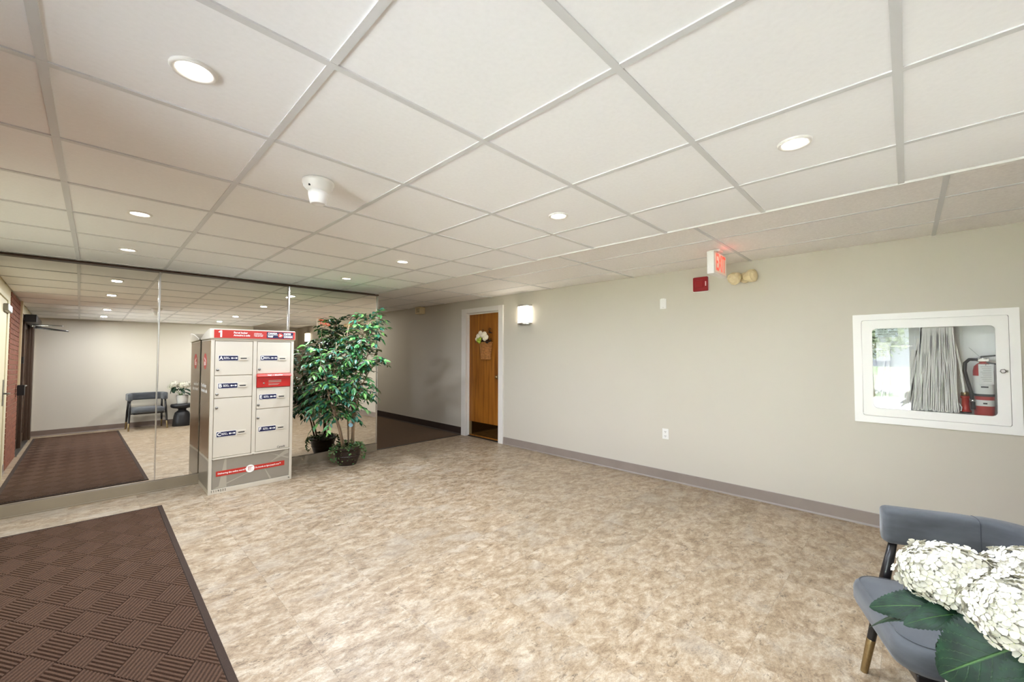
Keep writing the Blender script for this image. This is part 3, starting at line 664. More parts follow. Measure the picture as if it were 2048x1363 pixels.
def wing_logo(mb_y, cx, cz, r, par, rot=FRONT, side=False):
    # red disc with a white winged arrow
    if not side:
        MB().prism(circle(r, 28, cx, cz), 1, mb_y - 0.0006, mb_y).build('logo_disc', m_redp, par)
        W_ = MB(); y0, y1 = mb_y - 0.0011, mb_y - 0.0005
        W_.prism([(cx - .62*r, cz + .50*r), (cx - .10*r, cz + .40*r), (cx + .68*r, cz + .0*r), (cx + .10*r, cz + .06*r)], 1, y0, y1)
        W_.prism([(cx - .55*r, cz - .10*r), (cx + .12*r, cz - .02*r), (cx + .68*r, cz + .0*r), (cx - .0*r, cz - .48*r), (cx - .45*r, cz - .48*r)], 1, y0, y1)
        W_.build('logo_wing', m_wink, par)
    else:
        # x is constant (facing -X): poly in (y,z); to the viewer right is -y
        f = lambda p: (cx - p[0]*r, cz + p[1]*r)
        MB().prism(circle(r, 28, cx, cz), 0, mb_y - 0.0006, mb_y).build('logo_disc', m_redp, par)
        W_ = MB()
        W_.prism([f(p) for p in ((-.62, .50), (-.10, .40), (.68, 0), (.10, .06))][::-1], 0, mb_y - .0012, mb_y - .0005)
        for a, b in ((-.08, -.16), (-.24, -.32), (-.40, -.50)):
            W_.prism([f(p) for p in ((-.6, a), (.55, a + .06), (.45, b + .04), (-.6, b))][::-1], 0, mb_y - .0012, mb_y - .0005)
        W_.build('logo_wing', m_wink, par)
wing_logo(Yn + 0.0002, 0.622, 1.613, 0.027, nb)
txt('lettering', 'CANADA', 0.026, (0.498, Yn, 1.631), FRONT, m_wink, nb, 'LEFT', 0.0012, 0.82)
txt('lettering', 'POST', 0.026, (0.498, Yn, 1.598), FRONT, m_wink, nb, 'LEFT', 0.0012, 0.82)
txt('lettering', 'POSTES', 0.026, (0.655, Yn, 1.629), FRONT, m_wink, nb, 'LEFT', 0.0012, 0.82)
txt('lettering', 'CANADA', 0.026, (0.655, Yn, 1.597), FRONT, m_wink, nb, 'LEFT', 0.0012, 0.82)
MB().box(0.489, 0.594, Yn - .0002, Yn + .0006, 1.6135, 1.6155).box(0.650, 0.750, Yn - .0002, Yn + .0006, 1.6125, 1.6145).build('rule', m_wink, nb)
def locker_door(x0, x1, z0, z1, letter, px, pz, sx, sz, kx, kz):
    g = 0.0025
    d = MB().box(x0 + g, x1 - g, 0.003, 0.02, z0 + g, z1 - g).build('locker_door', m_locker, pl, bevel=0.0025)
    p = MB().box(px - 0.003, px + 0.168, 0.0012, 0.0035, pz - 0.028, pz + 0.028).build('label_plate', m_wink, d)
    MB().box(px, px + 0.165, 0.0006, 0.0014, pz - 0.025, pz + 0.025).build('label_print', m_navy, d)
    y = 0.0002
    txt('letter', letter, 0.048, (px + 0.004, y, pz), FRONT, m_wink, d, 'LEFT', 0.0012)
    txt('lettering', 'Key Return\nRetour de cl\u00e9', 0.0125, (px + 0.042, y, pz + 0.002), FRONT, m_wink, d, 'LEFT', 0.0004, 0.74)
    K = MB().prism(circle(0.0085, 12, px + 0.113, pz), 1, y - .0003, y + .0006).box(px + 0.116, px + 0.139, y - .0003, y + .0006, pz - .0028, pz + .0028)
    K.prism([(px + 0.143, pz - 0.008), (px + 0.153, pz - 0.008), (px + 0.161, pz), (px + 0.153, pz + 0.008), (px + 0.143, pz + 0.008)], 1, y - .0003, y + .0006).build('key_symbol', m_wink, d)
    MB().box(sx - 0.040, sx + 0.040, -0.004, 0.004, sz - 0.021, sz + 0.021).build('slot_plate', m_locker, d, bevel=0.0015)
    MB().box(sx - 0.028, sx + 0.028, -0.0048, -0.0036, sz - 0.005, sz + 0.005).build('key_slot', m_black, d)
    MB().lathe([(0, -0.008), (0.0105, -0.0075), (0.0125, -0.004), (0.0125, 0.005)][::-1], (kx, 0, kz), 16, axis=1).box(kx - .0018, kx + .0018, -0.0086, -0.0078, kz - .006, kz + .006).build('lock', m_steel, d)
locker_door(0.030, 0.3640, 1.187, 1.542, 'A', 0.064, 1.365, 0.279, 1.362, 0.056, 1.247)
locker_door(0.030, 0.3640, 0.958, 1.184, 'B', 0.064, 1.082, 0.275, 1.079, 0.055, 0.999)
locker_door(0.030, 0.3640, 0.360, 0.955, 'C', 0.060, 0.592, 0.273, 0.594, 0.054, 0.862)
locker_door(0.402, 0.7350, 1.193, 1.542, 'D', 0.434, 1.364, 0.648, 1.357, 0.426, 1.243)
locker_door(0.402, 0.7350, 0.816, 1.042, 'E', 0.431, 0.943, 0.645, 0.938, 0.423, 0.860)
locker_door(0.402, 0.7350, 0.360, 0.812, 'F', 0.430, 0.597, 0.643, 0.594, 0.422, 0.720)
tr = MB().box(0.404, 0.734, -0.006, 0.02, 1.047, 1.160).build('mail_drop', m_red, pl, bevel=0.003)
MB().prism([(0.01, 1.160), (-0.022, 1.160), (-0.026, 1.166), (-0.018, 1.190), (0.01, 1.192)], 0, 0.402, 0.737).build('mail_drop_hood', M('bright_red_enamel', (214, 58, 44), 0.35), tr, bevel=0.002)
MB().box(0.408, 0.730, -0.010, -0.005, 1.143, 1.152).build('ridge', m_red, tr, bevel=0.002)
MB().lathe([(0, -0.012), (0.008, -0.011), (0.010, -0.005)][::-1], (0.470, 0, 1.092), 14, axis=1).build('lock', m_chrome, tr)
for k in range(6):
    if k == 3: continue
    MB().box(0.515, 0.515 + (0.125 if k < 3 else 0.12 - 0.012*(k - 3)), -0.0066, -0.0058, 1.117 - k*0.0095, 1.1215 - k*0.0095).build('fine_print_line', m_greyl, tr)
txt('lettering', 'Mail  \u2022  Courrier', 0.016, (0.575, -0.0242, 1.177), (PI/2 - 0.3, 0, 0), m_wink, tr, 'CENTER', 0.0009, 1.35)
bp_ = MB().box(0.030, 0.735, 0.006, 0.019, 0.048, 0.339).build('base_panel', m_greyp, pl, bevel=0.002)
FA = MB()
for fk, poly in enumerate(([(0.085, 0.05), (0.155, 0.05), (0.150, 0.337), (0.135, 0.337)], [(0.035, 0.05), (0.075, 0.05), (0.47, 0.205)], [(0.48, 0.205), (0.545, 0.052), (0.565, 0.052)],
             [(0.55, 0.23), (0.70, 0.337), (0.733, 0.337), (0.733, 0.30)], [(0.53, 0.330), (0.733, 0.235), (0.733, 0.255)])):
    FA.prism(poly, 1, 0.0056 - 0.0003*fk, 0.0062 - 0.0001*fk)
FA.build('facet_print', m_greyl, bp_)
bn = MB().box(0.063, 0.690, 0.0030, 0.0056, 0.170, 0.222).build('red_banner', m_redp, bp_)
txt('lettering', 'Delivering the online world\u2122', 0.0225, (0.078, 0.0024, 0.196), FRONT, m_wink, bp_, 'LEFT', 0.0006, 0.93)
txt('lettering', 'Du monde en ligne jusqu\u2019\u00e0 vous\u2122', 0.0225, (0.408, 0.0024, 0.196), FRONT, m_wink, bp_, 'LEFT', 0.0006, 0.79)
MB().prism(circle(0.040, 32, 0.361, 0.196), 1, 0.0020, 0.0046).build('badge', m_wink, bp_)
CB = MB()
CB.box(0.343, 0.372, 0.0014, 0.0022, 0.208, 0.212).box(0.343, 0.347, 0.0014, 0.0022, 0.180, 0.212).box(0.347, 0.370, 0.0014, 0.0022, 0.195, 0.199).box(0.343, 0.368, 0.0014, 0.0022, 0.180, 0.184).box(0.335, 0.385, 0.0014, 0.0022, 0.216, 0.219)
CB.build('badge_symbol', m_redp, bp_)
MB().prism([(0.372, 0.198), (0.372, 0.166), (0.380, 0.174), (0.386, 0.162), (0.391, 0.165), (0.385, 0.177), (0.396, 0.179)], 1, 0.0008, 0.0018).build('cursor_symbol', m_paper, bp_)
txt('serial_number', '1 1 1 9 2 2 2', 0.027, (0.022, -0.0004, 0.028), FRONT, m_ink, pl, 'LEFT', 0.0006, 0.92)
txt('wordmark', 'Canad\u00e4', 0.030, (0.612, 0.0026, 0.381), FRONT, m_ink, pl, 'LEFT', 0.0003, 0.9)
for x in (0.03, 0.383, 0.733): MB().lathe([(0, -0.006), (0.005, -0.0055), (0.006, -0.002)][::-1], (x, 0, 0.345), 10, axis=1).build('bolt', m_steel, pl)
MB().lathe([(0, -0.004), (0.007, -0.0035), (0.008, 0.001)][::-1], (0.735, 0, 0.028), 12, axis=1).build('lock', m_steel, pl)
m_side = M('silver_beige_side_print', (164, 136, 98), 0.22, 0.75, var=(1.6, 0.22))
sp = MB().box(-0.002, 0.002, 0.03, 0.52, 0.36, 1.545).build('side_panel', m_side, pl)
MB().box(-0.002, 0.002, 0.03, 0.52, 0.05, 0.335).build('side_base_panel', m_greyp, pl)
wing_logo(-0.002, 0.30, 1.33, 0.085, sp, side=True)
txt('lettering', 'Parcel locker', 0.052, (-0.0024, 0.485, 1.074), LEFTWARD, m_wink, sp, 'LEFT', 0.0008)
txt('lettering', 'Armoire \u00e0 colis', 0.052, (-0.0024, 0.485, 1.020), LEFTWARD, m_wink, sp, 'LEFT', 0.0008)

# ------------------------------------------------------------------ fire hose cabinet
fc = thing('fire_hose_cabinet', 'white recessed fire hose cabinet with glazed door in the right wall', 'cabinet', (XR, 0, 0))
c0, c1, cz0, cz1 = -0.568, 0.326, 0.853, 1.746
def frame_ring(x0, x1, a0, a1, z0, z1, b0, b1, y0, y1, mb=None):
    mb = mb or MB()
    mb.box(x0, x1, a0, b0, z0, z1).box(x0, x1, b1, a1, z0, z1).box(x0, x1, b0, b1, z0, y0).box(x0, x1, b0, b1, y1, z1); return mb
def ring_plate(outer, inner, x0, x1):
    dm = MB(); nn = len(outer)
    for x in (x0, x1):
        dm.v += [(x, p[0], p[1]) for p in outer]; dm.v += [(x, p[0], p[1]) for p in inner]
    for k in range(nn):
        k2 = (k + 1) % nn
        dm.face((k, nn + k, nn + k2, k2)); dm.face((2*nn + k, 2*nn + k2, 3*nn + k2, 3*nn + k))
        dm.face((k, k2, 2*nn + k2, 2*nn + k)); dm.face((nn + k, 3*nn + k, 3*nn + k2, nn + k2))
    return dm
ring_plate(rrect(c0, c1, cz0, cz1, 0.004, 5), rrect(-0.519, 0.271, 0.909, 1.697, 0.013, 5), -0.012, 0.012).build('frame', m_cabw, fc)
# door with a round-cornered window
dm = ring_plate(rrect(-0.516, 0.268, 0.912, 1.694, 0.012, 5), rrect(-0.455, 0.205, 0.974, 1.626, 0.03, 5), -0.0125, 0.004)
dr = dm.build('cabinet_door', m_cabw, fc)
MB().box(-0.004, 0.0, -0.462, 0.212, 0.967, 1.633).build('pane', m_glass, dr)
MB().tube([(-0.010, 0.271, 0.93), (-0.010, 0.271, 1.68)], 0.004, 8).build('hinge', m_cabw, dr)
LT = MB().box(-0.020, -0.0125, -0.508, -0.495, 1.290, 1.304)
LT.tube([(-0.022, -0.498, 1.297), (-0.03, -0.490, 1.311), (-0.032, -0.474, 1.308), (-0.032, -0.470, 1.296), (-0.03, -0.478, 1.285), (-0.022, -0.492, 1.287), (-0.022, -0.498, 1.297)], 0.0025, 6)
LT.build('latch', m_steel, dr)
bx = MB(); D = 0.21
bx.box(D - .004, D, -0.524, 0.274, 0.906, 1.699).box(0.004, D, -0.524, -0.518, 0.906, 1.699).box(0.004, D, 0.268, 0.274, 0.906, 1.699).box(0.004, D, -0.518, 0.268, 0.906, 0.912).box(0.004, D, -0.518, 0.268, 1.693, 1.699)
bx.build('back_box', m_gal, fc)
nt_ = MB().box(-0.0006, 0.0006, 0.05, 0.185, 1.555, 1.628).build('notice', M('clear_grey_label', (176, 186, 190), 0.4), fc)
for k, tx in enumerate(('HOSE MUST BE', 'USED BY TRAINED', 'EMPLOYEES ONLY')):
    txt('lettering', tx, 0.0175, (-0.0012, 0.170, 1.616 - 0.019*k), LEFTWARD, m_ink, nt_, 'LEFT', 0.0004, 0.85)
pn = MB().box(0.0005, 0.0015, 0.10, 0.182, 1.36, 1.515).build('inspection_sheet', m_paper, fc)
for k in range(8): MB().box(0.0000, 0.0006, 0.115, 0.165 - 0.008*(k % 3), 1.49 - k*0.015, 1.493 - k*0.015).build('print_line', m_greyl, pn)
def ribbon(path, x0, x1, th):
    # path in (y,z); a band of canvas standing edge-on, depth along x
    mb = MB(); n = len(path); L_ = []; R_ = []
    for k in range(n):
        a = Vector(path[max(k-1, 0)]); b = Vector(path[min(k+1, n-1)]); t = (b - a).normalized(); nrm = Vector((-t.y, t.x))
        p = Vector(path[k]); L_.append(p + nrm*th/2); R_.append(p - nrm*th/2)
    for k in range(n):
        for q in ((x0, L_[k]), (x1, L_[k]), (x1, R_[k]), (x0, R_[k])): mb.v.append((q[0], q[1].x, q[1].y))
    for k in range(n - 1):
        for q in range(4):
            q2 = (q + 1) % 4; mb.face((4*k + q, 4*k + q2, 4*k + 4 + q2, 4*k + 4 + q), False)
    mb.face((3, 2, 1, 0)); mb.face([4*(n-1) + q for q in range(4)]); return mb
rnd = random.Random(11)
def hose_path(n, yb0, yb1, yt0, yt1, zb, zt, ph=0.0):
    P = []
    for k in range(n):
        f = k/(n - 1); b = yb0 + (yb1 - yb0)*f; t = yt0 + (yt1 - yt0)*f
        a1, a2 = rnd.uniform(-.0032, .0032), rnd.uniform(-.0028, .0028)
        zbk = zb + rnd.uniform(-0.006, 0.010); ztk = (zt(f) if callable(zt) else zt) + rnd.uniform(-0.01, 0.004)
        col = [(b + (t - b)*s + a1*math.sin(PI*2*s + ph) + a2*math.sin(PI*3*s), zbk + (ztk - zbk)*s) for s in [i/9 for i in range(10)]]
        if k % 2: col = col[::-1]
        if P: P.append(((P[-1][0] + col[0][0])/2, col[0][1] + (0.007 if k % 2 else -0.007)))
        P += col
    return P
fh = thing('fire_hose', 'long white canvas fire hose folded on a rack behind the cabinet glass', 'fire hose', (XR, 0, 0))
ribbon(hose_path(28, 0.030, -0.268, -0.03, -0.25, 0.985, lambda f: 1.45 if f < 0.12 else (1.54 if f < .25 else 1.64)), 0.022, 0.088, 0.0082).build('hose_folds', m_hose, fh)
ribbon(hose_path(6, 0.20, 0.12, 0.125, 0.105, 0.99, 1.40), 0.09, 0.14, 0.007).build('hose_loop', m_hose, fh)
ribbon([(-0.25, 1.64), (-0.262, 1.5), (-0.285, 1.34), (-0.296, 1.2), (-0.30, 1.13)], 0.055, 0.11, 0.012).build('hose_lead', m_hose, fh)
ribbon([(-0.235, 1.10), (-0.262, 1.07), (-0.286, 1.02), (-0.283, 0.992), (-0.258, 0.985), (-0.24, 1.01), (-0.225, 1.07), (-0.222, 1.12)], 0.05, 0.11, 0.007).build('hose_end_loop', m_hose, fh)
for k in range(14):
    y = -0.235 + k*0.0165
    MB().tube([(0.03, y, 1.652), (0.13, y, 1.652)], 0.003, 6).build('rack_pin', m_steel, fh)
MB().box(0.125, 0.135, -0.27, 0.05, 1.645, 1.66).build('rack_bar', m_steel, fh, bevel=0.002)
MB().lathe([(0, 0.0), (0.030, 0.0), (0.032, 0.006), (0.026, 0.012), (0.022, 0.02), (0.020, 0.10), (0.025, 0.104), (0.025, 0.118), (0, 0.118)], (0.083, -0.308, 0.985), 20).build('nozzle', m_red, fh)
MB().lathe([(0.0, 0.118), (0.022, 0.118), (0.022, 0.142), (0.016, 0.150), (0, 0.15)], (0.083, -0.308, 0.985), 20).build('brass_coupling', m_brass, fh)
MB().lathe([(0, 0), (0.031, 0), (0.031, 0.008), (0, 0.008)], (0.083, -0.308, 0.978), 20).build('rubber_tip', m_black, fh)
vl = MB().tube([(0.11, 0.262, 1.62), (0.11, 0.215, 1.60), (0.11, 0.20, 1.52)], 0.022, 10).tube([(0.11, 0.20, 1.45), (0.11, 0.20, 1.24)], 0.019, 10).build('valve_pipe', m_steel, fh)
MB().lathe([(0, 0), (0.026, 0), (0.026, 0.05), (0.020, 0.06), (0, 0.06)], (0.11, 0.20, 1.455), 16).build('valve_collar', m_brass, fh)
MB().lathe([(0.026, -0.006), (0.034, 0), (0.026, 0.006), (0.018, 0.0), (0.026, -0.006)], (0.07, 0.195, 1.58), 18, axis=0).build('valve_wheel', m_black, fh)
MB().box(0.13, 0.14, -0.03, 0.13, 1.30, 1.306).box(0.13, 0.14, -0.03, 0.1, 1.48, 1.488).build('rack_arm', m_steel, fh)

fe = thing('fire_extinguisher', 'red fire extinguisher with paper tag standing in the hose cabinet', 'fire extinguisher', (XR + 0.095, -0.402, 0.912))
MB().lathe([(0, 0.0), (0.048, 0.002), (0.052, 0.010), (0.052, 0.330), (0.046, 0.365), (0.030, 0.385), (0.020, 0.392), (0.018, 0.405), (0, 0.405)], (0, 0, 0.05), 28).build('cylinder', m_red, fe)
MB().box(-0.05, 0.05, -0.05, 0.05, 0.0, 0.05).build('stand', m_gal, fe, bevel=0.004)
MB().lathe([(0.0524, 0.125), (0.0526, 0.126), (0.0526, 0.168), (0.0524, 0.169)], (0, 0, 0), 28).build('lower_label', m_paper, fe)
MB().lathe([(0.0524, 0.195), (0.0526, 0.196), (0.0526, 0.212), (0.0524, 0.213)], (0, 0, 0), 28).build('dark_band', m_ink, fe)
MB().lathe([(0.0524, 0.213), (0.0526, 0.214), (0.0526, 0.345), (0.0524, 0.346)], (0, 0, 0), 28).build('upper_label', m_paper, fe)
MB().box(-0.022, 0.022, -0.030, 0.030, 0.45, 0.478).tube([(0, 0, 0.455), (0, 0, 0.44)], 0.016, 10).build('valve_head', m_chrome, fe, bevel=0.003)
MB().prism([(0.012, 0.478), (-0.115, 0.500), (-0.115, 0.508), (0.012, 0.492)], 0, -0.012, 0.012).build('handle', m_blackm, fe, bevel=0.002)
MB().prism([(0.0, 0.452), (-0.10, 0.428), (-0.10, 0.421), (0.0, 0.443)], 0, -0.012, 0.012).build('carry_handle', m_blackm, fe, bevel=0.002)
MB().tube([(-0.02, 0.03, 0.465), (-0.04, 0.07, 0.466), (-0.05, 0.092, 0.44), (-0.055, 0.096, 0.38), (-0.055, 0.082, 0.30), (-0.055, 0.066, 0.22), (-0.055, 0.062, 0.16)], 0.011, 10).build('discharge_hose', m_black, fe)
MB().lathe([(0, 0.0), (0.014, 0.0), (0.012, 0.05), (0.013, 0.055), (0.013, 0.07), (0, 0.07)], (-0.055, 0.060, 0.10), 14).build('discharge_nozzle', m_black, fe)
MB().lathe([(0.0135, 0.055), (0.0142, 0.056), (0.0142, 0.069), (0.0135, 0.07)], (-0.055, 0.060, 0.10), 14).build('nozzle_ring', m_chrome, fe)
MB().tube([(-0.02, 0.01, 0.478), (-0.02, 0.068, 0.555)], 0.0012, 5).tube([(-0.024, -0.02, 0.47), (-0.03, -0.0, 0.478), (-0.026, 0.02, 0.47)], 0.0022, 6).build('pull_pin', m_chrome, fe)
tg = MB().box(-0.060, -0.058, -0.045, 0.028, 0.285, 0.432).build('paper_tag', m_paper, fe)
for k in range(9): MB().box(-0.0608, -0.0600, -0.034, 0.018 - 0.006*(k % 3), 0.412 - k*0.013, 0.4145 - k*0.013).build('print_line', m_greyp, tg)
MB().lathe([(0, -0.0612), (0.003, -0.061), (0.003, -0.059)], (0, -0.008, 0.427), 8, axis=0).build('eyelet', m_black, tg)
for z, n in ((0.14, 1), (0.30, 2), (0.26, 3)):
    MB().box(-0.0538, -0.0525, -0.006 - .004*n, 0.006 + .004*n, z, z + 0.010).build('label_mark', m_ink, fe)

# ------------------------------------------------------------------ entrance mat
MX0, MX1, MY0, MY1 = -0.655, 0.462, -0.28, 4.985
mt = thing('entrance_mat', 'large dark brown ribbed entrance mat with basket-weave diamonds', 'mat', (0, 0, 0))
MB().box(MX0, MX1, MY0, MY1, 0.001, 0.005).build('mat_base', m_matb, mt)
bw = 0.032
frame_ring(0, 1, 0, 1, 0, 1, 0, 0, 0, 0) if False else None
mb = MB()
mb.box(MX0, MX0 + bw, MY0, MY1, 0.004, 0.0085).box(MX1 - bw, MX1, MY0, MY1, 0.004, 0.0085).box(MX0 + bw, MX1 - bw, MY0, MY0 + bw, 0.004, 0.0085).box(MX0 + bw, MX1 - bw, MY1 - bw, MY1, 0.004, 0.0085)
mb.build('mat_border', m_matb, mt, bevel=0.002)
VA = Vector((0.0895, -0.1465, 0)); VB = Vector((-0.0895, -0.1465, 0)); ORG = Vector((0.084, 2.802, 0))
def rib_mesh(d, w, n=8):
    # ribs along d, stacked along w, centred on the patch
    mb = MB()
    for k in range(n):
        c = -0.5 + (k + 0.5)/n; h = 0.44/n; e = 0.49
        def P(a, s, z): p = d*a + w*(c + s); return (p.x, p.y, z)
        i = len(mb.v)
        for a in (-e, e): mb.v += [P(a, -h, 0.004), P(a, -h*.55, 0.0125), P(a, h*.55, 0.0125), P(a, h, 0.004)]
        mb.face((i, i+1, i+5, i+4)); mb.face((i+1, i+2, i+6, i+5)); mb.face((i+2, i+3, i+7, i+6)); mb.face((i+3, i+2, i+1, i)); mb.face((i+4, i+5, i+6, i+7))
    return mb.mesh('rib_patch', m_mat)
RA, RB = rib_mesh(VA, VB), rib_mesh(VB, VA)
for me in (RA, RB):
    b_ = bmesh.new(); b_.from_mesh(me); bmesh.ops.recalc_face_normals(b_, faces=b_.faces); b_.to_mesh(me); b_.free()
ix0, ix1, iy0, iy1 = MX0 + bw + .004, MX1 - bw - .004, MY0 + bw + .004, MY1 - bw - .004
for p in range(-30, 31):
    for q in range(-30, 31):
        c = ORG + VA*(p + 0.5) + VB*(q + 0.5)
        if not (ix0 - 0.09 < c.x < ix1 + 0.09 and iy0 - 0.147 < c.y < iy1 + 0.147): continue
        me = RA if (p + q) % 2 == 0 else RB
        ins = c.x - 0.09 > ix0 and c.x + 0.09 < ix1 and c.y - 0.147 > iy0 and c.y + 0.147 < iy1
        if not ins:
            b_ = bmesh.new(); b_.from_mesh(me)
            for co, no in (((ix0 - c.x, 0, 0), (-1, 0, 0)), ((ix1 - c.x, 0, 0), (1, 0, 0)), ((0, iy0 - c.y, 0), (0, -1, 0)), ((0, iy1 - c.y, 0), (0, 1, 0))):
                g = b_.verts[:] + b_.edges[:] + b_.faces[:]
                bmesh.ops.bisect_plane(b_, geom=g, plane_co=co, plane_no=no, clear_outer=True)
            if len(b_.faces) < 4: b_.free(); continue
            me = bpy.data.meshes.new('rib_patch'); b_.to_mesh(me); b_.free(); me.materials.append(m_mat)
        o = put('rib_patch', me, mt); o.location = c

# ------------------------------------------------------------------ chairs
def cushion(mb, w0, w1, d0, d1, z0, z1, r, n=8):
    rings = []
    for ins, z in ((0.03, z0), (0.006, z0 + 0.008), (0.0, z0 + 0.025), (0.0, z1 - 0.035), (0.005, z1 - 0.016), (0.016, z1 - 0.004), (0.032, z1 + 0.001), (0.07, z1 + 0.006), (0.13, z1 + 0.010), (0.19, z1 + 0.011)):
        rr = max(0.02, r - ins*0.6)
        rings.append([(p[0], p[1], z) for p in rrect(w0 + ins, w1 - ins, d0 + ins, d1 - ins, rr, n)])
    mb.rings(rings, True, True)
def make_chair(label, loc, rotz):
    t = thing('lounge_chair', label, 'chair', loc, rotz, 'grey barrel-back lounge chairs')
    mb = MB(); cushion(mb, -0.255, 0.255, -0.21, 0.303, 0.352, 0.452, 0.085); st = mb.build('seat', m_velvet, t)
    pipe = rrect(-0.236, 0.236, -0.19, 0.284, 0.072, 8); pipe.append(pipe[0])
    MB().tube([(p[0], p[1], 0.4515) for p in pipe], 0.0014, 5, cap=False).build('piping', m_velvet, st)
    # backrest: padded band swept round three sides
    path = []
    for k in range(7): path.append((0.272, 0.152 - 0.277*k/6))
    for k in range(1, 9):
        a = PI/2*k/8; path.append((0.272 - 0.13*(1 - math.cos(a)), -0.125 - 0.13*math.sin(a)))
    for k in range(1, 6): path.append((0.142 - 0.142*k/5, -0.255 - 0.006*math.sin(PI/2*k/5)))
    path = path + [(-x, y) for x, y in path[-2::-1]]
    rings = []; n = len(path)
    for k, (x, y) in enumerate(path):
        a = Vector(path[max(k-1, 0)]); b = Vector(path[min(k+1, n-1)]); tg = (b - a).normalized(); nr = Vector((-tg.y, tg.x))
        sc = 1.0
        pos = Vector((x, y))
        sec = rrect(-0.037, 0.037, -0.076, 0.076, 0.024, 4)
        if k in (6, n - 7): sc = 0.965
        rings.append([(pos.x + nr.x*p[0]*sc, pos.y + nr.y*p[0]*sc, 0.675 + p[1]*sc) for p in sec])
        if k in (0, n - 1):
            e = Vector((tg.x, tg.y))*(-1 if k == 0 else 1); ex_ = []
            for dd, s2 in ((0.010, 0.93), (0.018, 0.80)):
                ex_.append([(pos.x + e.x*dd + nr.x*p[0]*s2, pos.y + e.y*dd + nr.y*p[0]*s2, 0.675 + p[1]*(1 - (1 - s2)*.5)) for p in sec])
            if k == 0: rings = [ex_[1], ex_[0]] + rings
            else: rings += ex_
    mb = MB(); mb.rings(rings, True, True); bk = mb.build('backrest', m_velvet, t)
    for sgn in (-1, 1):
        sec = rrect(-0.0378, 0.0378, -0.0768, 0.0768, 0.024, 4); sec.append(sec[0])
        MB().tube([(sgn*0.272 + p[0]*.966, -0.125, 0.675 + p[1]*.966) for p in sec], 0.0012, 5, cap=False).build('seam', m_seam, bk)
    MB().box(-0.235, 0.235, -0.19, 0.255, 0.325, 0.356).build('seat_frame', m_legblk, t, bevel=0.006)
    for sx_ in (-1, 1):
        for fx, fy, tx, ty in ((0.297, 0.240, 0.272, 0.135), (0.285, -0.27, 0.262, -0.155)):
            foot = Vector((sx_*fx, fy, 0.0)); top = Vector((sx_*tx, ty, 0.606)); P = lambda s: foot + (top - foot)*s
            lg = MB().tube([P(0.0), P(0.25), P(0.6), P(0.75), P(1.0)], [0.0125, 0.0155, 0.020, 0.019, 0.0145], 16).build('leg', m_legblk, t)
            MB().tube([P(-0.0), P(0.004), P(0.25), P(0.254)], [0.0125, 0.0138, 0.0166, 0.0160], 18).build('foot_cap', m_brass, lg)
            MB().tube([(sx_*0.225, fy*0.75, 0.338), (P(0.56).x - sx_*0.008, P(0.56).y, 0.338)], 0.010, 8).build('rail', m_legblk, lg)
    return t
make_chair('grey velvet barrel-back chair with brass-tipped legs beside the hydrangea, lower right', (2.231, -0.160, 0), math.radians(20))
make_chair('grey velvet barrel-back chair against the back wall, seen only in the mirror', (0.87, -0.215, 0), math.radians(-3))

# ------------------------------------------------------------------ side table and hydrangea
tb = thing('side_table', 'matt black mushroom-shaped side table under the hydrangea pot', 'table', (1.44, -0.15, 0))
MB().lathe([(0, 0.0), (0.150, 0.0), (0.158, 0.012), (0.150, 0.10), (0.136, 0.22), (0.118, 0.29), (0.085, 0.322), (0.070, 0.335), (0.066, 0.352)], (0, 0, 0), 40, sx=1.05).build('pedestal', m_table, tb)
MB().lathe([(0.066, 0.350), (0.080, 0.372), (0.150, 0.386), (0.188, 0.405), (0.202, 0.435), (0.196, 0.468), (0.180, 0.478), (0, 0.480)], (0, 0, 0), 40, sx=1.0, sy=0.95).build('tabletop', m_table, tb)
hy = thing('potted_hydrangea', 'white hydrangea with dark serrated leaves in a silvery ribbed pot', 'potted plant', (1.44, -0.15, 0.480))
mb = MB(); NS = 48; ringsP = []
for r, z in ((0.086, 0.0), (0.091, 0.006), (0.096, 0.09), (0.101, 0.17), (0.104, 0.18), (0.100, 0.183), (0.094, 0.175), (0.090, 0.14)):
    rib = 0.0022 if 0.004 < z < 0.172 and r > 0.0905 and z < 0.172 else 0.0
    ringsP.append([((r + rib*(1 if k % 2 else -1))*math.cos(2*PI*k/NS), (r + rib*(1 if k % 2 else -1))*math.sin(2*PI*k/NS), z) for k in range(NS)])
mb.rings(ringsP, True, True); mb.build('planter', m_planter, hy)
MB().lathe([(0, 0.150), (0.0905, 0.147)][::-1], (0, 0, 0), 24).build('soil', M('potting_soil', (50, 38, 28), 0.95, var=(60, .3)), hy)
# floret: four rounded petals
def floret_mesh():
    mb = MB()
    for k in range(4):
        a = PI/2*k; ca, sa = math.cos(a), math.sin(a)
        pts = [(0.001, 0, 0.0), (0.006, 0.0055, 0.0012), (0.0125, 0.0085, 0.0022), (0.0175, 0.0045, 0.001), (0.0175, -0.0045, 0.001), (0.0125, -0.0085, 0.0022), (0.006, -0.0055, 0.0012), (0.0105, 0, -0.0006)]
        i = len(mb.v)
        for x, y, z in pts: mb.v.append((ca*x - sa*y, sa*x + ca*y, z + (0.0008 if k % 2 else 0)))
        for q in range(7): mb.face((i + q, i + (q + 1) % 7, i + 7), True)
    i = len(mb.v)
    mb.v += [(0.0018, 0, 0.0018), (0, 0.0018, 0.0018), (-0.0018, 0, 0.0018), (0, -0.0018, 0.0018), (0, 0, 0.0034)]
    for q in range(4): mb.face((i + q, i + (q + 1) % 4, i + 4), True, 1)
    return mb.mesh('floret', [m_petal, m_heart])
FM = floret_mesh(); HL = Vector((1.44, -0.15, 0.480))
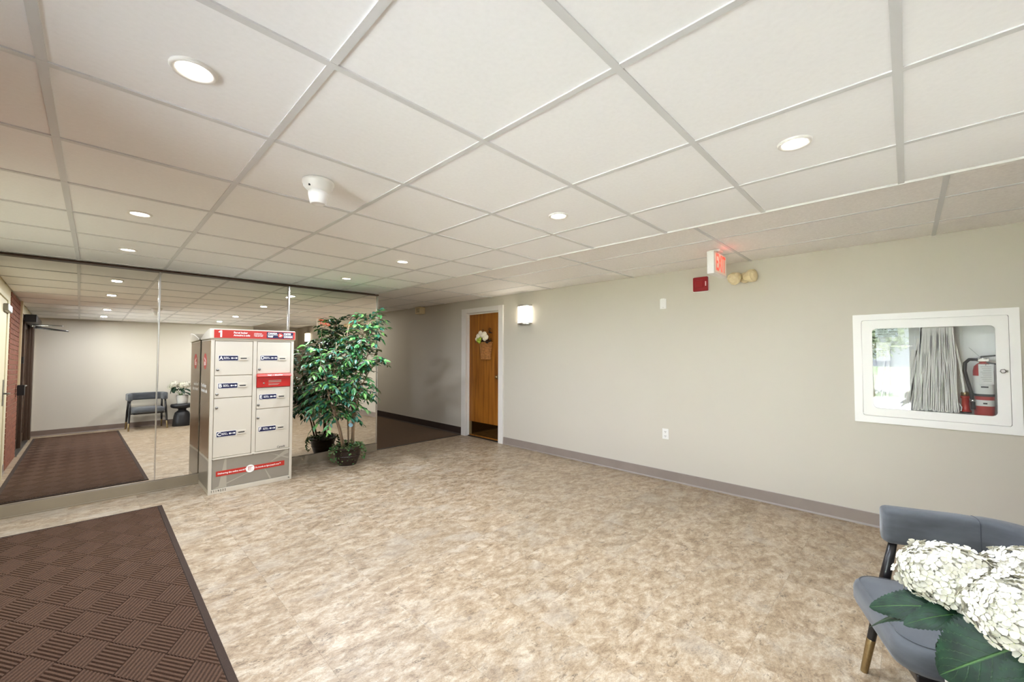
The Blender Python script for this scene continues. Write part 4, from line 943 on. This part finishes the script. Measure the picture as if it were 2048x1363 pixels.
def flower_head(c, rx, rz, n, near, seed):
    rn = random.Random(seed); c = Vector(c)
    core = MB().lathe([(0, -rz*.5), (rx*.45, -rz*.42), (rx*.70, -rz*.1), (rx*.62, rz*.36), (rx*.36, rz*.64), (0, rz*.74)], tuple(c - HL), 20)
    src_v = [v.co.copy() for v in FM.vertices]; src_f = [tuple(p.vertices) for p in FM.polygons]
    if near:
        for k in range(380):                     # an inner layer of blossoms closes the gaps
            zz = 1 - 1.66*(k + 0.5)/380; a = k*2.399963 + 1.1; rr = math.sqrt(max(0, 1 - zz*zz)); d = Vector((rr*math.cos(a), rr*math.sin(a), zz))
            mtx = Matrix.LocRotScale(c - HL + Vector((d.x*rx, d.y*rx, d.z*rz))*rn.uniform(0.80, 0.90), (d + Vector((rn.uniform(-.3, .3), rn.uniform(-.3, .3), 0))).normalized().to_track_quat('Z', 'Y'), Vector((1, 1, 1))*0.72)
            i = len(core.v); core.v += [tuple(mtx @ v) for v in src_v]
            for f in src_f: core.face([i + q for q in f], True)
        h = core.build('flower_head', m_petal, hy)
    sites = []
    for k in range(n):
        zz = 1 - 1.62*(k + 0.5)/n; a = k*2.399963; rr = math.sqrt(max(0, 1 - zz*zz))
        d = Vector((rr*math.cos(a), rr*math.sin(a), zz)) + Vector((rn.uniform(-.1, .1), rn.uniform(-.1, .1), rn.uniform(-.08, .08))); d.normalize()
        s = rn.uniform(0.88, 1.0); p = c - HL + Vector((d.x*rx*s, d.y*rx*s, d.z*rz*s))
        tilt = (d + Vector((rn.uniform(-.6, .6), rn.uniform(-.6, .6), rn.uniform(-.3, .6)))).normalized()
        q = tilt.to_track_quat('Z', 'Y') @ Euler((0, 0, rn.uniform(0, PI/2))).to_quaternion()
        sites.append(Matrix.LocRotScale(p, q, Vector((1, 1, 1))*rn.uniform(0.60, 0.86)))
    if near:
        for mtx in sites:
            o = put('floret', FM, h); o.matrix_local = mtx
    else:
        for mtx in sites:
            i = len(core.v); core.v += [tuple(mtx @ v) for v in src_v]
            for f in src_f: core.face([i + a for a in f], True)
        core.build('flower_head', m_petal, hy)
flower_head((1.46, -0.064, 0.876), 0.102, 0.074, 150, True, 1)
flower_head((1.305, -0.160, 0.893), 0.092, 0.080, 150, True, 2)
flower_head((1.53, -0.20, 0.885), 0.095, 0.075, 240, False, 3)
flower_head((1.42, -0.28, 0.87), 0.085, 0.070, 200, False, 4)
flower_head((1.27, -0.30, 0.84), 0.07, 0.060, 140, False, 5)
for e in ((1.452, -0.053, 0.83), (1.305, -0.160, 0.84), (1.53, -0.20, 0.84), (1.42, -0.28, 0.83), (1.27, -0.30, 0.80)):
    b0 = Vector((1.42, -0.14, 0.64)); b1 = Vector(e); md = (b0 + b1)/2 + Vector((0, 0, 0.02))
    MB().tube([b0 - HL, md - HL, b1 - HL], 0.005, 7).build('stem', m_leafs[1], hy)
def big_leaf(base, tip, width, up=(0, 0, 1), bow=0.12, fold=0.12, name='leaf'):
    base, tip = Vector(base) - HL, Vector(tip) - HL
    ax = tip - base; ln = ax.length; ax.normalize(); up = Vector(up); sd_ = ax.cross(up).normalized(); nm = sd_.cross(ax).normalized()
    NV, NU = 40, 5; mb = MB(); uvs = []
    for j in range(NV + 1):
        v = j/NV; hw = width/2 * (math.sin(PI*min(1, v*0.97 + 0.03)**0.72) ** 0.62)*(1 - 0.12*v)
        if j % 2: hw *= 0.90
        for k in range(-NU, NU + 1):
            u = k/NU
            p = base + ax*(v*ln) + sd_*(u*hw) + nm*(bow*ln*math.sin(PI*v) - 0.25*bow*ln*v + abs(u)*fold*hw*1.0 - 0.18*abs(u)**3*hw)
            vein = 0.012*width*math.cos((v - 0.42*abs(u))*7*PI*2)*abs(u)*(1 - abs(u)*.5)*0.5
            mb.v.append(tuple(p - nm*vein)); uvs.append((u, v))
    wN = 2*NU + 1
    for j in range(NV):
        for k in range(2*NU):
            a = j*wN + k; mb.face((a, a + 1, a + wN + 1, a + wN), True)
    me = mb.mesh(name, m_bigleaf); ul = me.uv_layers.new(name='UVMap')
    for lp in me.loops: ul.data[lp.index].uv = uvs[lp.vertex_index]
    return put(name, me, hy)
big_leaf((1.43, -0.075, 0.815), (1.415, 0.085, 0.762), 0.085, up=(-0.75, 0.0, 0.66))
big_leaf((1.42, -0.10, 0.822), (1.365, 0.020, 0.770), 0.070, up=(-0.7, 0.1, 0.7))
big_leaf((1.40, -0.14, 0.83), (1.335, -0.055, 0.77), 0.10, up=(-0.75, 0.1, 0.66))
big_leaf((1.285, -0.145, 0.838), (1.290, -0.035, 0.722), 0.148, up=(-0.85, 0.1, 0.5), bow=0.06)
big_leaf((1.27, -0.19, 0.83), (1.235, -0.135, 0.70), 0.12, up=(-0.85, -0.1, 0.5), bow=0.06)
for a, dz in ((20, 1), (40, 1), (-15, 1)):
    ca, sa = math.cos(math.radians(a)), math.sin(math.radians(a))
    big_leaf((1.44 + ca*.05, -0.15 + sa*.05, 0.745 - .02*dz), (1.44 + ca*.17, -0.15 + sa*.17, 0.685 - .045*dz), 0.085, up=(ca*.4, sa*.4, 0.8))
for a in range(0, 360, 40):
    ca, sa = math.cos(math.radians(a)), math.sin(math.radians(a))
    if sa > 0.3 and ca < 0.9: continue
    big_leaf((1.42 + ca*.06, -0.16 + sa*.06, 0.80), (1.42 + ca*.20, -0.16 + sa*.19, 0.74), 0.09)
big_leaf((1.45, -0.06, 0.80), (1.55, 0.07, 0.735), 0.09); big_leaf((1.40, -0.06, 0.79), (1.44, 0.09, 0.70), 0.08)

# ------------------------------------------------------------------ ficus tree
fp = Vector((2.285, 5.17, 0.0))
ft = thing('potted_ficus', 'tall artificial ficus tree in a dark round pot before the mirror wall', 'potted plant', fp)
MB().lathe([(0, 0.0), (0.105, 0.0), (0.112, 0.008), (0.140, 0.09), (0.158, 0.17), (0.163, 0.20), (0.176, 0.204), (0.178, 0.232), (0.170, 0.238), (0.158, 0.228), (0.150, 0.20), (0, 0.20)], (0, 0, 0), 40).build('pot', m_pot, ft)
MB().lathe([(0.1475, 0.110), (0.1525, 0.112), (0.1535, 0.120), (0.150, 0.124)], (0, 0, 0), 40).build('pot_band', m_pot, ft)
stems = [
    [(2.20, 5.12, 0.19), (2.15, 5.10, 0.44), (2.086, 5.10, 0.64), (2.01, 5.07, 0.84), (1.95, 5.04, 1.09), (1.88, 5.0, 1.33), (1.84, 4.97, 1.52)],
    [(2.23, 5.13, 0.19), (2.17, 5.12, 0.46), (2.11, 5.12, 0.64), (2.06, 5.10, 0.86), (2.04, 5.06, 1.12), (2.06, 5.02, 1.36), (2.05, 5.0, 1.55)],
    [(2.325, 5.15, 0.19), (2.325, 5.13, 0.50), (2.332, 5.12, 0.81), (2.346, 5.10, 1.13), (2.375, 5.08, 1.46), (2.43, 5.06, 1.70), (2.50, 5.05, 1.84)],
    [(2.36, 5.16, 0.19), (2.355, 5.17, 0.48), (2.38, 5.19, 0.80), (2.45, 5.20, 1.12), (2.53, 5.18, 1.36), (2.58, 5.15, 1.56)],
    [(2.30, 5.17, 0.19), (2.29, 5.19, 0.60), (2.27, 5.20, 0.95), (2.25, 5.18, 1.35), (2.25, 5.16, 1.64), (2.27, 5.14, 1.80)],
    [(2.33, 5.14, 0.19), (2.35, 5.10, 0.70), (2.40, 5.04, 1.0), (2.47, 4.97, 1.2), (2.55, 4.93, 1.3)]]
for s in stems:
    n = len(s); MB().tube([Vector(p) - fp for p in s], [0.0125 - 0.009*k/(n - 1) for k in range(n)], 8).build('stem', m_bark, ft)
def poly_at(s, t):
    x = t*(len(s) - 1); i = min(int(x), len(s) - 2); return Vector(s[i]).lerp(Vector(s[i+1]), x - i)
rnd = random.Random(21)
def leaf_mesh(mat):
    mb = MB(); L_, Wd = 1.0, 0.42
    for v, w, z in ((0.0, 0.02, 0.0), (0.22, 0.36, 0.02), (0.45, 0.5, 0.03), (0.72, 0.34, 0.0), (1.0, 0.0, -0.07)):
        for s in (-1, 0, 1): mb.v.append((v*L_, s*w*Wd, z + (abs(s)*0.07 if w else 0)))
    for j in range(4):
        for k in range(2): a = 3*j + k; mb.face((a, a + 3, a + 4, a + 1), True)
    return mb.mesh('leaf', mat)
LMS = [leaf_mesh(m) for m in m_leafs]
leaves = []; twig = MB()
def grow(o, d, ln, nl):
    pts = [o]; p = o.copy(); d = d.normalized()
    for k in range(6):
        p = p + d*ln/6; d = (d + Vector((0, 0, -0.11 - 0.03*k))).normalized(); pts.append(p.copy())
    return pts
def ok(p): return p.y < 5.50 and p.y > 4.62 and p.x < (2.60 if p.z < 1.6 else 2.70) and p.z < (1.52 if p.x < 2.1 else (1.66 if p.x < 2.25 else 2.02)) and (p.x > 1.66 or (p.x > 1.56 and p.y < 4.98)) and 0.45 < p.z < 2.02
cnt = 0; tries = 0
while cnt < 240 and tries < 9000:
    tries += 1
    if cnt % 7 == 0: s = stems[2]; t = rnd.uniform(0.6, 1.0)
    else: s = rnd.choice(stems); t = rnd.uniform(0.36, 1.0)
    if cnt > 205: s = rnd.choice(stems[:4]); t = rnd.uniform(0.30, 0.5)
    o = poly_at(s, t); a = rnd.uniform(0, 2*PI); el_ = rnd.uniform(-0.1, 0.8) if cnt < 206 else rnd.uniform(-0.3, 0.3)
    if t > 0.93: el_ = rnd.uniform(0.3, 1.1)
    d = Vector((math.cos(a)*math.cos(el_), 0.8*math.sin(a)*math.cos(el_), math.sin(el_))); ln = rnd.uniform(0.18, 0.42)
    if o.x < 2.0 and cnt % 2: d.x = -abs(d.x)
    pts = grow(o, d, ln, 0)
    if not all(ok(p) for p in pts[2:]): continue
    cnt += 1
    twig.tube([p - fp for p in pts], [0.0032, 0.003, 0.0027, 0.0024, 0.002, 0.0016, 0.001], 4, cap=False)
    nl = int(ln/0.032) + 2
    for k in range(nl):
        f = 0.18 + 0.82*k/(nl - 1); x = f*6; i = min(int(x), 5); p = pts[i].lerp(pts[i+1], x - i); tg_ = (pts[i+1] - pts[i]).normalized()
        side = tg_.cross(Vector((0, 0, 1))); side = side.normalized() if side.length > .01 else Vector((1, 0, 0))
        ld_ = (tg_*0.75 + side*(1 if k % 2 else -1)*0.75 + Vector((rnd.uniform(-.3, .3), rnd.uniform(-.3, .3), rnd.uniform(-0.75, 0.1)))).normalized()
        if k == nl - 1: ld_ = (tg_ + Vector((0, 0, -0.2))).normalized()
        upv = (Vector((0, 0, 1)) + Vector((rnd.uniform(-.7, .7), rnd.uniform(-.9, .4), 0))); yv = upv.cross(ld_).normalized(); zv = ld_.cross(yv)
        sc = rnd.uniform(0.060, 0.092); m3 = Matrix((ld_, yv, zv)).transposed()
        leaves.append((p, m3, sc, rnd.choices((0, 1, 2, 3), (5, 2.2, 4, 1.6))[0]))
stuff(twig.build('twigs', m_bark, ft))
leaves.sort(key=lambda q: (q[0] - Vector((0, 0, EYE))).length)
rest = [MB() for _ in range(4)]
for n_, (p, m3, sc, mi) in enumerate(leaves):
    mtx = Matrix.Translation(p - fp) @ m3.to_4x4() @ Matrix.Scale(sc, 4)
    if n_ < 300:
        o = put('leaf', LMS[mi], ft); o.matrix_local = mtx
    else:
        mb = rest[0]; i = len(mb.v); mb.v += [tuple(mtx @ v.co) for v in LMS[mi].vertices]
        for f in LMS[mi].polygons: mb.face([i + a for a in f.vertices], True, mi)
stuff(rest[0].build('foliage', m_leafs, ft))
# ivy round the rim
mb = MB()
for k in range(520):
    a = rnd.uniform(0, 2*PI); tr_ = rnd.random() ** 1.3
    if k < 300: r = rnd.uniform(0.03, 0.19); z = 0.225 + rnd.uniform(0, 0.085)*(1.15 - r/0.2)
    else:
        a = rnd.choice((2.9, 3.3, 3.8, 4.5, 5.4, 5.9, 0.2, 0.9)) + rnd.uniform(-.22, .22); r = 0.182 + 0.03*math.sin(tr_*PI); z = 0.25 - 0.21*tr_
    p = Vector((r*math.cos(a), r*math.sin(a), z)); d = Vector((math.cos(a) + rnd.uniform(-.8, .8), math.sin(a) + rnd.uniform(-.8, .8), rnd.uniform(-.9, .7))).normalized()
    v = d.orthogonal().normalized(); w_ = d.cross(v); ang = rnd.uniform(0, PI); v = v*math.cos(ang) + w_*math.sin(ang); s = rnd.uniform(0.012, 0.02); i = len(mb.v)
    mb.v += [tuple(p), tuple(p + d*s*.5 + v*s*.8), tuple(p + d*s*.9 + v*s*.35), tuple(p + d*s*1.7), tuple(p + d*s*.9 - v*s*.35), tuple(p + d*s*.5 - v*s*.8)]
    mb.face((i, i+1, i+2, i+3, i+4, i+5), False, rnd.choice((0, 0, 1)))
stuff(mb.build('ivy', [m_ivy, m_leafs[0]], ft))
o = MB().prism(circle(0.028, 14), 1, -0.001, 0.001).build('hang_tag', m_bluetag, ft); o.location = (2.272 - fp.x, 5.06 - fp.y, 0.512); o.rotation_euler = (0.2, 0.2, -0.6)
MB().tube([(2.272 - fp.x, 5.06 - fp.y, 0.54), (2.31 - fp.x, 5.12 - fp.y, 0.60)], 0.001, 4).build('tag_string', m_bluetag, ft)
